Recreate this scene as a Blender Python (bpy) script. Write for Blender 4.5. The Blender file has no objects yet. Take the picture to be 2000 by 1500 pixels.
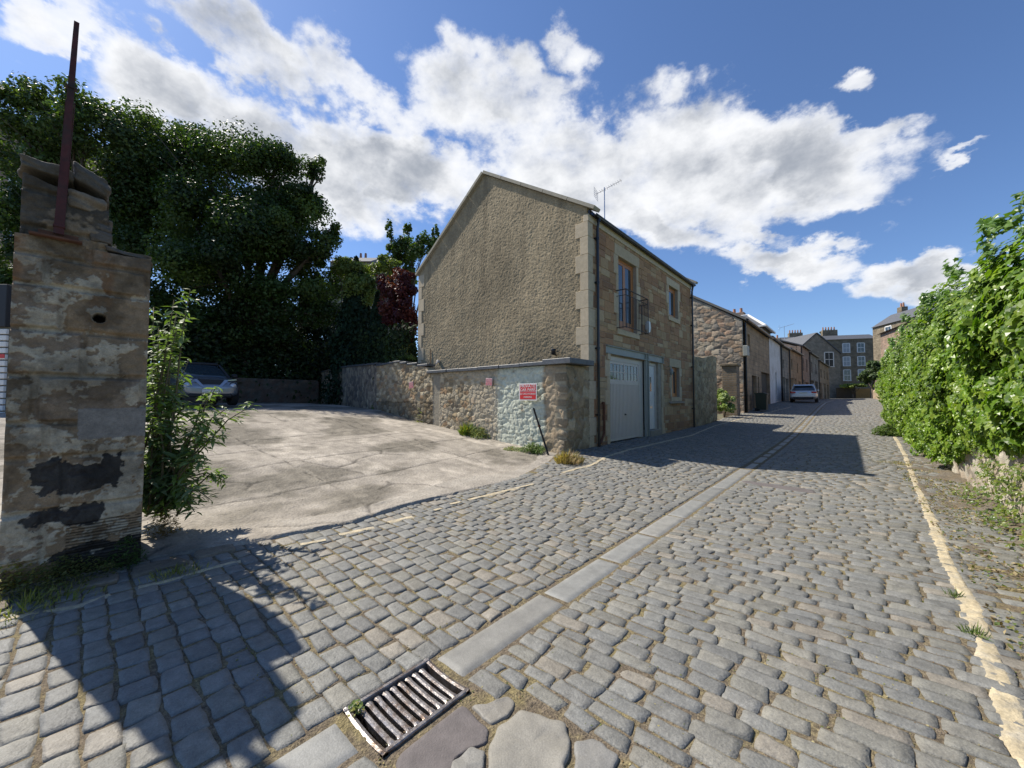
import bpy, math, random
import numpy as np
from mathutils import Vector, Matrix
random.seed(7); rng = np.random.default_rng(11)
R = math.radians
SC = bpy.context.scene; COL = SC.collection

# ------------------------------------------------------------------ camera
YAW = 41.55; SY, CY = math.sin(R(YAW)), math.cos(R(YAW)); F = 751.0; EYE = 1.45; HY = 778.0
cd = bpy.data.cameras.new('camera'); cam = bpy.data.objects.new('camera', cd); COL.objects.link(cam)
cd.sensor_width = 36; cd.lens = F/2000*36; cd.clip_start = .05; cd.clip_end = 3000
cam.location = (0, 0, EYE); cam.rotation_euler = (R(90+2.135), 0, R(YAW)); SC.camera = cam
SC.view_settings.view_transform = 'Standard'; SC.view_settings.look = 'None'
SC.view_settings.exposure = 0.55; SC.view_settings.gamma = 1
SC.render.resolution_x = 1024; SC.render.resolution_y = 768

# ------------------------------------------------------------------ sun and sky
SUN_EL = 50.5; SDX, SDY = -1.0, -.24
sd = bpy.data.lights.new('sun', 'SUN'); sun = bpy.data.objects.new('sun', sd); COL.objects.link(sun)
sd.energy = 4.6; sd.angle = R(.53); sd.color = (1, .93, .82)
hl = math.hypot(SDX, SDY)
SDIR = Vector((SDX/hl*math.cos(R(SUN_EL)), SDY/hl*math.cos(R(SUN_EL)), math.sin(R(SUN_EL))))
sun.rotation_euler = SDIR.to_track_quat('Z', 'Y').to_euler(); sun.location = SDIR*60
w = bpy.data.worlds.new('World'); SC.world = w; w.use_nodes = True
PIT = R(2.135)
def tan_ray(x, y):   # sideways and upward tangents of the ray through a photo point
    d = F*math.cos(PIT)-(750-y)*math.sin(PIT); return (x-1000)/d, (F*math.sin(PIT)+(750-y)*math.cos(PIT))/d
def px_dir(x, y):
    X, Y = tan_ray(x, y)
    return CY*X-SY, SY*X+CY, Y
def azel(x, y):
    a, b, c = px_dir(x, y); return math.atan2(a, b), math.atan2(c, math.hypot(a, b))
def build_sky():
    nt = w.node_tree; N = nt.nodes; L = nt.links; N.clear()
    def n(t, **k):
        o = N.new(t)
        for a, b in k.items(): setattr(o, a, b)
        return o
    def m(op, a, b=None, c=None, clamp=False):
        o = n('ShaderNodeMath', operation=op, use_clamp=clamp)
        for i, v in enumerate((a, b, c)):
            if v is None: continue
            if isinstance(v, (int, float)): o.inputs[i].default_value = v
            else: L.new(v, o.inputs[i])
        return o.outputs[0]
    out = n('ShaderNodeOutputWorld'); bg = n('ShaderNodeBackground'); L.new(bg.outputs[0], out.inputs[0])
    sky = n('ShaderNodeTexSky', sky_type='NISHITA', sun_disc=False)
    sky.sun_elevation = R(SUN_EL); sky.sun_rotation = math.atan2(SDX, SDY)
    sky.air_density = 1.0; sky.dust_density = .35; sky.ozone_density = 3.2; sky.altitude = 50
    tc = n('ShaderNodeTexCoord'); sp = n('ShaderNodeSeparateXYZ'); L.new(tc.outputs['Generated'], sp.inputs[0])
    x, y, z = sp.outputs
    az = m('ARCTAN2', x, y); el = m('ARCSINE', z)
    # cloud noise lives on the direction vector, flattened a little in height
    mp = n('ShaderNodeMapping'); mp.inputs['Scale'].default_value = (1, 1, 1.5); L.new(tc.outputs['Generated'], mp.inputs[0])
    def noise(scale, det, rough=.55, off=0, dist=0):
        q = n('ShaderNodeTexNoise'); q.inputs['Scale'].default_value = scale; q.inputs['Detail'].default_value = det
        q.inputs['Roughness'].default_value = rough; q.inputs['Distortion'].default_value = dist
        if off:
            a = n('ShaderNodeVectorMath', operation='ADD'); L.new(mp.outputs[0], a.inputs[0]); a.inputs[1].default_value = (off, off*.7, -off)
            L.new(a.outputs[0], q.inputs['Vector'])
        else: L.new(mp.outputs[0], q.inputs['Vector'])
        return q.outputs[0]
    nb = noise(3.6, 13, .58); nf = noise(12, 10, .6, 3.1)
    w1 = m('ADD', m('MULTIPLY_ADD', noise(3.2, 3, .5, 7), .26, -.13), m('MULTIPLY_ADD', noise(11, 6, .6, 2), .16, -.08)); w2 = m('ADD', m('MULTIPLY_ADD', noise(3.2, 3, .5, 12), .20, -.10), m('MULTIPLY_ADD', noise(11, 6, .6, 9), .14, -.07))
    cb = n('ShaderNodeCombineXYZ'); L.new(m('ADD', az, w1), cb.inputs[0]); L.new(m('ADD', el, w2), cb.inputs[1])
    blobs = [  # centre px, radii px, tilt (deg, image sense)
        (560, 300, 340, 120, 24, 1.0), (330, 150, 170, 95, 20, 1.0), (500, 90, 190, 95, 32, .9), (90, 20, 190, 42, 0, .55), (760, 345, 230, 85, 12, 1.0),
        (1010, 200, 165, 130, 0, 1.0), (1110, 90, 80, 105, 0, .9), (1150, 330, 300, 120, 8, 1.0), (1330, 290, 210, 150, 22, 1.0), (1290, 430, 200, 52, 14, .9),
        (1560, 310, 240, 95, 12, 1.0), (1700, 275, 120, 50, -10, .8), (1560, 508, 160, 40, -4, .95), (1690, 152, 80, 34, -15, .62), (1880, 495, 180, 48, -12, .95),
        (1885, 315, 60, 14, -35, .4), (1640, 385, 130, 26, 12, .6), (700, 180, 150, 60, 30, .6), (1480, 440, 110, 24, 20, .5)]
    fld = None
    for (bx, by, rx, ry, tilt, wt) in blobs:
        a0, e0 = azel(bx, by); a1, e1 = azel(bx+40, by); a2, e2 = azel(bx, by-40)
        sx = math.hypot(a1-a0, e1-e0)/40; sy = math.hypot(a2-a0, e2-e0)/40
        base = math.atan2(e1-e0, a1-a0)
        q = n('ShaderNodeMapping', vector_type='TEXTURE')
        q.inputs['Location'].default_value = (a0, e0, 0); q.inputs['Rotation'].default_value = (0, 0, base-R(tilt))
        q.inputs['Scale'].default_value = (rx*sx, ry*sy, 1)
        L.new(cb.outputs[0], q.inputs[0]); ln = n('ShaderNodeVectorMath', operation='LENGTH'); L.new(q.outputs[0], ln.inputs[0])
        v = m('MULTIPLY_ADD', ln.outputs['Value'], -wt, wt*1.12)
        v = m('MINIMUM', v, .75*wt)
        fld = v if fld is None else m('SMOOTH_MAX', fld, v, .08)
    fld = m('MAXIMUM', m('SUBTRACT', fld, .04), -.6)
    def ss(v, a, b, c=0., d=1.):
        r = n('ShaderNodeMapRange', interpolation_type='SMOOTHSTEP'); L.new(v, r.inputs[0])
        r.inputs[1].default_value = a; r.inputs[2].default_value = b; r.inputs[3].default_value = c; r.inputs[4].default_value = d; return r.outputs[0]
    body = m('ADD', m('MULTIPLY_ADD', nb, 1.75, -.875), m('MULTIPLY_ADD', nf, 1.05, -.525))
    dens = m('ADD', fld, body)
    mask = m('MULTIPLY', ss(dens, .06, .40), ss(dens, .1, .7, .62, 1.))
    # the same billows a step nearer the sun: where they thin out the cloud is lit
    off = n('ShaderNodeVectorMath', operation='ADD'); L.new(mp.outputs[0], off.inputs[0]); off.inputs[1].default_value = (SDIR[0]*.07, SDIR[1]*.07, SDIR[2]*.07*1.5)
    def noise2(scale, det, o):
        q = n('ShaderNodeTexNoise'); q.inputs['Scale'].default_value = scale; q.inputs['Detail'].default_value = det; q.inputs['Roughness'].default_value = .58
        a = n('ShaderNodeVectorMath', operation='ADD'); L.new(off.outputs[0], a.inputs[0]); a.inputs[1].default_value = (o, o*.7, -o); L.new(a.outputs[0], q.inputs['Vector']); return q.outputs[0]
    emb = m('SUBTRACT', m('ADD', m('MULTIPLY', nb, 1.35), m('MULTIPLY', nf, .8)), m('ADD', m('MULTIPLY', noise2(3.6, 7, 0), 1.35), m('MULTIPLY', noise2(12, 5, 3.1), .8)))
    thick = ss(dens, .28, 1.0)
    lit = m('ADD', m('MULTIPLY_ADD', emb, 1.7, .92), m('MULTIPLY', thick, -.62))
    lit = ss(lit, -.15, 1.05)
    cc = n('ShaderNodeMix', data_type='RGBA'); L.new(lit, cc.inputs['Factor'])
    cc.inputs['A'].default_value = (3.0, 3.3, 3.85, 1); cc.inputs['B'].default_value = (8.0, 8.1, 8.3, 1)
    tint = n('ShaderNodeMix', data_type='RGBA', blend_type='MULTIPLY'); tint.inputs['Factor'].default_value = 1
    L.new(sky.outputs[0], tint.inputs['A']); tint.inputs['B'].default_value = (.87, 1.0, 1.20, 1)
    mx = n('ShaderNodeMix', data_type='RGBA'); L.new(mask, mx.inputs['Factor'])
    L.new(tint.outputs['Result'], mx.inputs['A']); L.new(cc.outputs['Result'], mx.inputs['B'])
    L.new(mx.outputs['Result'], bg.inputs[0]); bg.inputs[1].default_value = .085
build_sky()

# ------------------------------------------------------------------ helpers
def tag(o, label=None, cat=None, group=None, kind=None):
    if label: o['label'] = label
    if cat: o['category'] = cat
    if group: o['group'] = group
    if kind: o['kind'] = kind
    return o
def empty(name, loc=(0, 0, 0), rz=0, label=None, cat=None, group=None):
    o = bpy.data.objects.new(name, None); COL.objects.link(o); o.location = loc; o.rotation_euler = (0, 0, rz)
    o.empty_display_size = .2
    return tag(o, label, cat, group)
def link(name, me, parent=None):
    o = bpy.data.objects.new(name, me); COL.objects.link(o)
    if parent is not None: o.parent = parent
    return o
def np_mesh(name, V, Fc, mats, parent=None, col=None, smooth=False, mi=None):
    """V (n,3); Fc list of arrays (m,k) or one array."""
    if not isinstance(Fc, list): Fc = [Fc]
    me = bpy.data.meshes.new(name); V = np.asarray(V, np.float32)
    me.vertices.add(len(V)); me.vertices.foreach_set('co', V.ravel())
    nl = sum(f.size for f in Fc); nf = sum(len(f) for f in Fc)
    me.loops.add(nl); me.polygons.add(nf)
    me.loops.foreach_set('vertex_index', np.concatenate([np.asarray(f, np.int32).ravel() for f in Fc]))
    tot = np.concatenate([np.full(len(f), f.shape[1], np.int32) for f in Fc])
    st = np.concatenate([[0], np.cumsum(tot)[:-1]]).astype(np.int32)
    me.polygons.foreach_set('loop_start', st); me.polygons.foreach_set('loop_total', tot)
    me.polygons.foreach_set('use_smooth', np.full(nf, smooth, bool))
    for m_ in (mats if isinstance(mats, (list, tuple)) else [mats]): me.materials.append(m_)
    if mi is not None: me.polygons.foreach_set('material_index', np.asarray(mi, np.int32))
    me.update(calc_edges=True)
    if col is not None:
        a = me.color_attributes.new('Col', 'FLOAT_COLOR', 'POINT'); c = np.ones((len(V), 4), np.float32); c[:, :3] = col
        a.data.foreach_set('color', c.ravel())
    me.validate()
    return link(name, me, parent)
class MB:
    def __init__(s): s.v = []; s.f = []; s.mi = []; s.c = []; s.cur = 0; s.col = (1, 1, 1)
    def add(s, vs, fs):
        b = len(s.v); s.v += [tuple(p) for p in vs]; s.c += [s.col]*len(vs)
        s.f += [tuple(b+i for i in f) for f in fs]; s.mi += [s.cur]*len(fs)
    def box(s, x0, x1, y0, y1, z0, z1, bev=0, rot=None, org=(0, 0, 0)):
        if x0 > x1: x0, x1 = x1, x0
        if y0 > y1: y0, y1 = y1, y0
        if z0 > z1: z0, z1 = z1, z0
        b = min(bev, (x1-x0)*.45, (y1-y0)*.45, (z1-z0)*.45)
        if b <= 0:
            vs = [(x, y, z) for x in (x0, x1) for y in (y0, y1) for z in (z0, z1)]
            fs = [(0, 1, 3, 2), (4, 6, 7, 5), (0, 4, 5, 1), (2, 3, 7, 6), (0, 2, 6, 4), (1, 5, 7, 3)]
        else:
            vs = []; idx = {}
            for i, x in enumerate((x0, x1)):
                for j, y in enumerate((y0, y1)):
                    for k, z in enumerate((z0, z1)):
                        xi = x+(b if i == 0 else -b); yi = y+(b if j == 0 else -b); zi = z+(b if k == 0 else -b)
                        idx[i, j, k, 0] = len(vs); vs.append((x, yi, zi))
                        idx[i, j, k, 1] = len(vs); vs.append((xi, y, zi))
                        idx[i, j, k, 2] = len(vs); vs.append((xi, yi, z))
            g = lambda i, j, k, a: idx[i, j, k, a]
            fs = []
            for i in (0, 1):
                q = [g(i, 0, 0, 0), g(i, 1, 0, 0), g(i, 1, 1, 0), g(i, 0, 1, 0)]; fs.append(q if i else q[::-1])
                q = [g(0, i, 0, 1), g(0, i, 1, 1), g(1, i, 1, 1), g(1, i, 0, 1)]; fs.append(q if i else q[::-1])
                q = [g(0, 0, i, 2), g(1, 0, i, 2), g(1, 1, i, 2), g(0, 1, i, 2)]; fs.append(q if i else q[::-1])
            for a in (0, 1):
                for c in (0, 1):
                    s1 = (a == c)
                    q = [g(a, c, 0, 0), g(a, c, 1, 0), g(a, c, 1, 1), g(a, c, 0, 1)]; fs.append(q[::-1] if s1 else q)
                    q = [g(a, 0, c, 0), g(a, 1, c, 0), g(a, 1, c, 2), g(a, 0, c, 2)]; fs.append(q if s1 else q[::-1])
                    q = [g(0, a, c, 1), g(1, a, c, 1), g(1, a, c, 2), g(0, a, c, 2)]; fs.append(q[::-1] if s1 else q)
            for i in (0, 1):
                for j in (0, 1):
                    for k in (0, 1):
                        q = [g(i, j, k, 0), g(i, j, k, 1), g(i, j, k, 2)]; fs.append(q if (i+j+k) % 2 else q[::-1])
        if rot is not None: vs = [Vector(org)+rot @ (Vector(p)-Vector(org)) for p in vs]
        s.add(vs, fs); return s
    def tube(s, pts, r, n=8, cap=True):
        pts = [Vector(p) for p in pts]; rs = r if isinstance(r, (list, tuple)) else [r]*len(pts)
        vs = []; prev = None
        for i, p in enumerate(pts):
            d = (pts[min(i+1, len(pts)-1)]-pts[max(i-1, 0)])
            if d.length < 1e-9: d = Vector((0, 0, 1))
            d.normalize()
            if prev is None:
                a = Vector((0, 0, 1)) if abs(d.z) < .9 else Vector((1, 0, 0)); u = d.cross(a).normalized()
            else: u = (prev-d*prev.dot(d)).normalized()
            prev = u; v = d.cross(u)
            for k in range(n): t = 2*math.pi*k/n; vs.append(p+(u*math.cos(t)+v*math.sin(t))*rs[i])
        fs = [(i*n+k, i*n+(k+1) % n, (i+1)*n+(k+1) % n, (i+1)*n+k) for i in range(len(pts)-1) for k in range(n)]
        if cap: fs += [tuple(range(n))[::-1], tuple((len(pts)-1)*n+k for k in range(n))]
        s.add(vs, fs); return s
    def prism(s, poly, axis, a, b):
        """poly of 2D points, extruded along axis 'x','y' or 'z' from a to b"""
        mk = {'x': lambda p, t: (t, p[0], p[1]), 'y': lambda p, t: (p[0], t, p[1]), 'z': lambda p, t: (p[0], p[1], t)}[axis]
        n = len(poly); vs = [mk(p, a) for p in poly]+[mk(p, b) for p in poly]
        s.add(vs, [tuple(range(n))[::-1], tuple(range(n, 2*n))]+[(i, (i+1) % n, n+(i+1) % n, n+i) for i in range(n)]); return s
    def lathe(s, prof, c, axis='z', n=20):
        vs = []
        for (r, t) in prof:
            for k in range(n):
                a = 2*math.pi*k/n; p, q = r*math.cos(a), r*math.sin(a)
                vs.append({'z': (c[0]+p, c[1]+q, c[2]+t), 'y': (c[0]+p, c[1]+t, c[2]+q), 'x': (c[0]+t, c[1]+p, c[2]+q)}[axis])
        m_ = len(prof); s.add(vs, [(i*n+k, i*n+(k+1) % n, (i+1)*n+(k+1) % n, (i+1)*n+k) for i in range(m_-1) for k in range(n)]); return s
    def build(s, name, mats, parent=None, smooth=False, colattr=False):
        me = bpy.data.meshes.new(name); me.from_pydata(s.v, [], s.f)
        for m_ in (mats if isinstance(mats, (list, tuple)) else [mats]): me.materials.append(m_)
        me.polygons.foreach_set('material_index', s.mi); me.polygons.foreach_set('use_smooth', [smooth]*len(s.f))
        if colattr:
            a = me.color_attributes.new('Col', 'FLOAT_COLOR', 'POINT')
            a.data.foreach_set('color', np.hstack([np.array(s.c, np.float32), np.ones((len(s.c), 1), np.float32)]).ravel())
        import bmesh
        bm = bmesh.new(); bm.from_mesh(me); bmesh.ops.recalc_face_normals(bm, faces=bm.faces); bm.to_mesh(me); bm.free()
        return link(name, me, parent)

# numpy noise ---------------------------------------------------------
def h2(i, j, s=0):
    i = i.astype(np.int64); j = j.astype(np.int64)
    x = (i*374761393+j*668265263+s*1442695041) & 0x7fffffff
    x = ((x ^ (x >> 13))*1274126177) & 0x7fffffff
    return ((x ^ (x >> 16)) & 0xffff)/65535.0
def vn(x, y, s=0):
    i = np.floor(x); j = np.floor(y); fx = x-i; fy = y-j; fx = fx*fx*(3-2*fx); fy = fy*fy*(3-2*fy)
    return (h2(i, j, s)*(1-fx)+h2(i+1, j, s)*fx)*(1-fy)+(h2(i, j+1, s)*(1-fx)+h2(i+1, j+1, s)*fx)*fy
def fbm(x, y, o=4, s=0):
    a = 0; w_ = 1; t = 0
    for k in range(o): a = a+w_*vn(x*2**k, y*2**k, s+k*17); t += w_; w_ *= .5
    return a/t
def sstep(a, b, x): t = np.clip((x-a)/(b-a), 0, 1); return t*t*(3-2*t)
def voro(x, y, s=0, jit=.85):
    i0 = np.floor(x); j0 = np.floor(y); F1 = np.full(x.shape, 9.); F2 = F1.copy(); ida = np.zeros(x.shape)
    cx = np.zeros(x.shape); cy = np.zeros(x.shape)
    for di in (-1, 0, 1):
        for dj in (-1, 0, 1):
            i = i0+di; j = j0+dj
            px = i+.5+(h2(i, j, s)-.5)*jit; py = j+.5+(h2(i, j, s+9)-.5)*jit
            d = np.maximum(np.abs(x-px), np.abs(y-py))*.45+np.hypot(x-px, y-py)*.6
            n1 = d < F1
            F2 = np.where(n1, F1, np.minimum(F2, d)); ida = np.where(n1, h2(i, j, s+5), ida)
            cx = np.where(n1, x-px, cx); cy = np.where(n1, y-py, cy); F1 = np.where(n1, d, F1)
    return F1, F2, ida, cx, cy
def courses(x, z, hmin, hmax, lmin, lmax, s=0, zmax=12.):
    """squared-stone layout: returns distance to nearest joint and a stone id"""
    r = random.Random(s); zs = [0]
    while zs[-1] < zmax+1: zs.append(zs[-1]+r.uniform(hmin, hmax))
    zs = np.array(zs); zi = np.clip(np.searchsorted(zs, z+.0)-1, 0, len(zs)-2)
    d = np.minimum(z-zs[zi], zs[zi+1]-z); idd = np.zeros(x.shape)
    for k in range(len(zs)-1):
        m_ = zi == k
        if not m_.any(): continue
        xs = [-60-r.random()]
        x0, x1 = x[m_].min()-1, x[m_].max()+1; xs = [x0-r.random()]
        while xs[-1] < x1: xs.append(xs[-1]+r.uniform(lmin, lmax))
        xs = np.array(xs); xi = np.clip(np.searchsorted(xs, x[m_])-1, 0, len(xs)-2)
        d[m_] = np.minimum(d[m_], np.minimum(x[m_]-xs[xi], xs[xi+1]-x[m_])); idd[m_] = h2(xi.astype(float)+k*91, np.full(xi.shape, float(k)), s)
    return np.maximum(d, 0), idd
def pal(idd, cols):
    cols = np.array(cols); k = np.clip((idd*len(cols)).astype(int), 0, len(cols)-1); return cols[k]

# materials -----------------------------------------------------------
def mat(name, col=(.5, .5, .5), rough=.8, attr=False, var=.25, vs=6, bump=.3, bs=40, bd=.01, metal=0, spec=.5, trans=0, mottle=None, ms=2, coat=0, det=6, grain=0, gs=150):
    m_ = bpy.data.materials.new(name); m_.use_nodes = True; nt = m_.node_tree; N = nt.nodes; L = nt.links
    b = N['Principled BSDF']; b.inputs['Roughness'].default_value = rough; b.inputs['Metallic'].default_value = metal
    b.inputs['Specular IOR Level'].default_value = spec; b.inputs['Coat Weight'].default_value = coat
    tc = N.new('ShaderNodeTexCoord'); src = None
    if attr:
        a = N.new('ShaderNodeVertexColor'); a.layer_name = 'Col'; src = a.outputs[0]
    else:
        a = N.new('ShaderNodeRGB'); a.outputs[0].default_value = (*col, 1); src = a.outputs[0]
    if mottle is not None:
        nn = N.new('ShaderNodeTexNoise'); nn.inputs['Scale'].default_value = ms; nn.inputs['Detail'].default_value = 8; nn.inputs['Roughness'].default_value = .65
        L.new(tc.outputs['Object'], nn.inputs['Vector'])
        r = N.new('ShaderNodeMapRange'); r.inputs[1].default_value = .45; r.inputs[2].default_value = .62; L.new(nn.outputs[0], r.inputs[0])
        x = N.new('ShaderNodeMix'); x.data_type = 'RGBA'; L.new(r.outputs[0], x.inputs['Factor']); L.new(src, x.inputs['A']); x.inputs['B'].default_value = (*mottle, 1)
        src = x.outputs['Result']
    if var:
        nn = N.new('ShaderNodeTexNoise'); nn.inputs['Scale'].default_value = vs; nn.inputs['Detail'].default_value = det; nn.inputs['Roughness'].default_value = .7
        L.new(tc.outputs['Object'], nn.inputs['Vector'])
        r = N.new('ShaderNodeMapRange'); r.inputs[1].default_value = .3; r.inputs[2].default_value = .7; r.inputs[3].default_value = 1-var; r.inputs[4].default_value = 1+var
        L.new(nn.outputs[0], r.inputs[0])
        x = N.new('ShaderNodeVectorMath'); x.operation = 'SCALE'; L.new(src, x.inputs[0]); L.new(r.outputs[0], x.inputs['Scale']); src = x.outputs[0]
    if grain:
        nn = N.new('ShaderNodeTexNoise'); nn.inputs['Scale'].default_value = gs; nn.inputs['Detail'].default_value = 4; nn.inputs['Roughness'].default_value = .8
        L.new(tc.outputs['Object'], nn.inputs['Vector'])
        r = N.new('ShaderNodeMapRange'); r.inputs[1].default_value = .3; r.inputs[2].default_value = .7; r.inputs[3].default_value = 1-grain; r.inputs[4].default_value = 1+grain
        L.new(nn.outputs[0], r.inputs[0])
        x = N.new('ShaderNodeVectorMath'); x.operation = 'SCALE'; L.new(src, x.inputs[0]); L.new(r.outputs[0], x.inputs['Scale']); src = x.outputs[0]
    L.new(src, b.inputs['Base Color'])
    if bump:
        nn = N.new('ShaderNodeTexNoise'); nn.inputs['Scale'].default_value = bs; nn.inputs['Detail'].default_value = 5; L.new(tc.outputs['Object'], nn.inputs['Vector'])
        bp = N.new('ShaderNodeBump'); bp.inputs['Strength'].default_value = bump; bp.inputs['Distance'].default_value = bd
        L.new(nn.outputs[0], bp.inputs['Height']); L.new(bp.outputs[0], b.inputs['Normal'])
    if trans:
        t = N.new('ShaderNodeBsdfTranslucent'); s = N.new('ShaderNodeVectorMath'); s.operation = 'MULTIPLY'; L.new(src, s.inputs[0]); s.inputs[1].default_value = (1.5, 1.7, .5)
        L.new(s.outputs[0], t.inputs[0]); mx = N.new('ShaderNodeMixShader'); mx.inputs[0].default_value = trans
        L.new(b.outputs[0], mx.inputs[1]); L.new(t.outputs[0], mx.inputs[2]); L.new(mx.outputs[0], N['Material Output'].inputs[0])
    return m_
M = {}
M['sett'] = mat('sett_stone', rough=.66, attr=True, var=.30, vs=16, bump=.9, bs=70, bd=.006, spec=.45, grain=.28, gs=160, det=10)
M['slab'] = mat('channel_slab_stone', rough=.62, attr=True, var=.22, vs=7, bump=.6, bs=120, bd=.003, grain=.2, gs=170)
M['joint'] = mat('joint_dirt', (.155, .125, .088), rough=.95, var=.5, vs=40, bump=1, bs=90, bd=.015, mottle=(.20, .165, .085), ms=5, spec=.2, grain=.5, gs=140)
M['stone'] = mat('stone_coloured', rough=.9, attr=True, var=.22, vs=14, bump=.6, bs=55, bd=.012, spec=.2)
M['ashlar'] = mat('squared_stone', rough=.88, attr=True, var=.14, vs=10, bump=.35, bs=70, bd=.006, spec=.2)
M['painted'] = mat('pillar_stone', rough=.9, attr=True, var=.28, vs=18, bump=.8, bs=50, bd=.008, spec=.2, grain=.2, gs=120, det=10)
M['concrete'] = mat('old_concrete', rough=.9, attr=True, var=.22, vs=3.5, bump=1, bs=28, bd=.02, spec=.25, det=12, grain=.22, gs=38)
M['dirt'] = mat('ground_soil', (.13, .12, .08), rough=.95, var=.3, vs=2, bump=.5, bs=10, bd=.03, mottle=(.07, .10, .035), ms=.7)
M['yellow'] = mat('yellow_paint', (.46, .385, .25), rough=.85, var=.35, vs=12, bump=.9, bs=50, bd=.01, mottle=(.36, .32, .24), ms=11, grain=.2)
M['slate'] = mat('slate', (.085, .09, .10), rough=.6, var=.3, vs=8, bump=.3, bs=30, bd=.01)
M['lead'] = mat('lead_flashing', (.12, .125, .13), rough=.5, var=.25, vs=8, bump=.3, bs=12, bd=.01, metal=.3)
M['black'] = mat('black_gloss_paint', (.012, .012, .014), rough=.32, var=0, bump=0)
M['iron'] = mat('wrought_iron', (.02, .02, .022), rough=.5, var=0, bump=0)
M['cast'] = mat('worn_cast_iron', (.30, .28, .268), rough=.38, var=.35, vs=30, bump=.5, bs=90, bd=.003, metal=.75, mottle=(.15, .11, .085), ms=12, grain=.2)
M['wood'] = mat('varnished_wood', (.46, .185, .055), rough=.4, var=.2, vs=12, bump=.1, bs=60, bd=.003)
M['greyw'] = mat('grey_green_paint', (.62, .56, .49), rough=.42, var=.05, vs=3, bump=0)
M['steelb'] = mat('blue_grey_steel_paint', (.31, .325, .29), rough=.45, var=.1, vs=5, bump=.1, bs=30, bd=.003)
M['white'] = mat('white_paint', (.74, .73, .70), rough=.5, var=.08, vs=4, bump=.1, bs=30, bd=.003)
M['glass'] = mat('window_glass', (.035, .05, .06), rough=.06, var=0, bump=0, spec=.9)
M['curtain'] = mat('window_blind', (.35, .38, .40), rough=.5, var=.1, vs=3, bump=0)
M['red'] = mat('sign_red', (.62, .03, .03), rough=.4, var=.05, vs=10, bump=0)
M['pink'] = mat('sign_faded_red', (.62, .19, .20), rough=.5, var=.15, vs=14, bump=0)
M['rust'] = mat('rusty_red_oxide', (.075, .016, .014), rough=.75, var=.4, vs=14, bump=.4, bs=50, bd=.004, mottle=(.035, .022, .018), ms=3)
M['rustb'] = mat('rusty_brown', (.13, .055, .03), rough=.85, var=.4, vs=14, bump=.5, bs=50, bd=.004)
M['bark'] = mat('bark', (.10, .08, .06), rough=.95, var=.3, vs=8, bump=.7, bs=18, bd=.03)
M['stem'] = mat('woody_stem', (.13, .11, .06), rough=.9, var=.2, vs=10, bump=0)
M['tar'] = mat('tarmac_patch', (.125, .11, .105), rough=.85, var=.2, vs=16, bump=.6, bs=130, bd=.005)
M['silver'] = mat('silver_car_paint', (.27, .295, .33), rough=.28, var=0, bump=0, metal=.55, coat=.8)
M['silver2'] = mat('pale_silver_car_paint', (.55, .54, .52), rough=.3, var=0, bump=0, metal=.45, coat=.7)
M['plastic'] = mat('black_plastic', (.02, .02, .022), rough=.6, var=0, bump=0)
M['tyre'] = mat('tyre_rubber', (.02, .02, .02), rough=.85, var=0, bump=0)
M['alloy'] = mat('alloy', (.5, .5, .52), rough=.3, var=0, bump=0, metal=.9)
M['lens_red'] = mat('lamp_red', (.45, .015, .02), rough=.15, var=0, bump=0)
M['lens'] = mat('lamp_clear', (.6, .63, .66), rough=.08, var=0, bump=0, metal=.4)
M['plate'] = mat('number_plate', (.65, .63, .5), rough=.4, var=0, bump=0)
M['fencewood'] = mat('golden_fence_wood', (.38, .24, .09), rough=.8, var=.25, vs=6, bump=.3, bs=20)
M['darkwood'] = mat('dark_fence_wood', (.06, .05, .035), rough=.85, var=.3, vs=6, bump=.3, bs=20)
M['pot'] = mat('terracotta', (.40, .20, .12), rough=.8, var=.2, vs=6, bump=0)
M['render'] = mat('white_render', (.62, .61, .58), rough=.85, var=.12, vs=2.5, bump=.4, bs=30, bd=.01, mottle=(.50, .48, .44), ms=1.2)
M['bin'] = mat('dark_green_plastic', (.015, .03, .02), rough=.5, var=0, bump=0)
def leafmat(name, rough=.45, trans=.35, spec=.5, var=.2): return mat(name, rough=rough, attr=True, var=var, vs=5, bump=0, trans=trans, spec=spec)
M['leaf'] = leafmat('tree_leaf', .5, .33, .4); M['ivy'] = leafmat('ivy_leaf', .36, .36, .5); M['grass'] = leafmat('grass_blade', .6, .3, .3)
M['conifer'] = leafmat('conifer_spray', .7, .08, .2)

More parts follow.
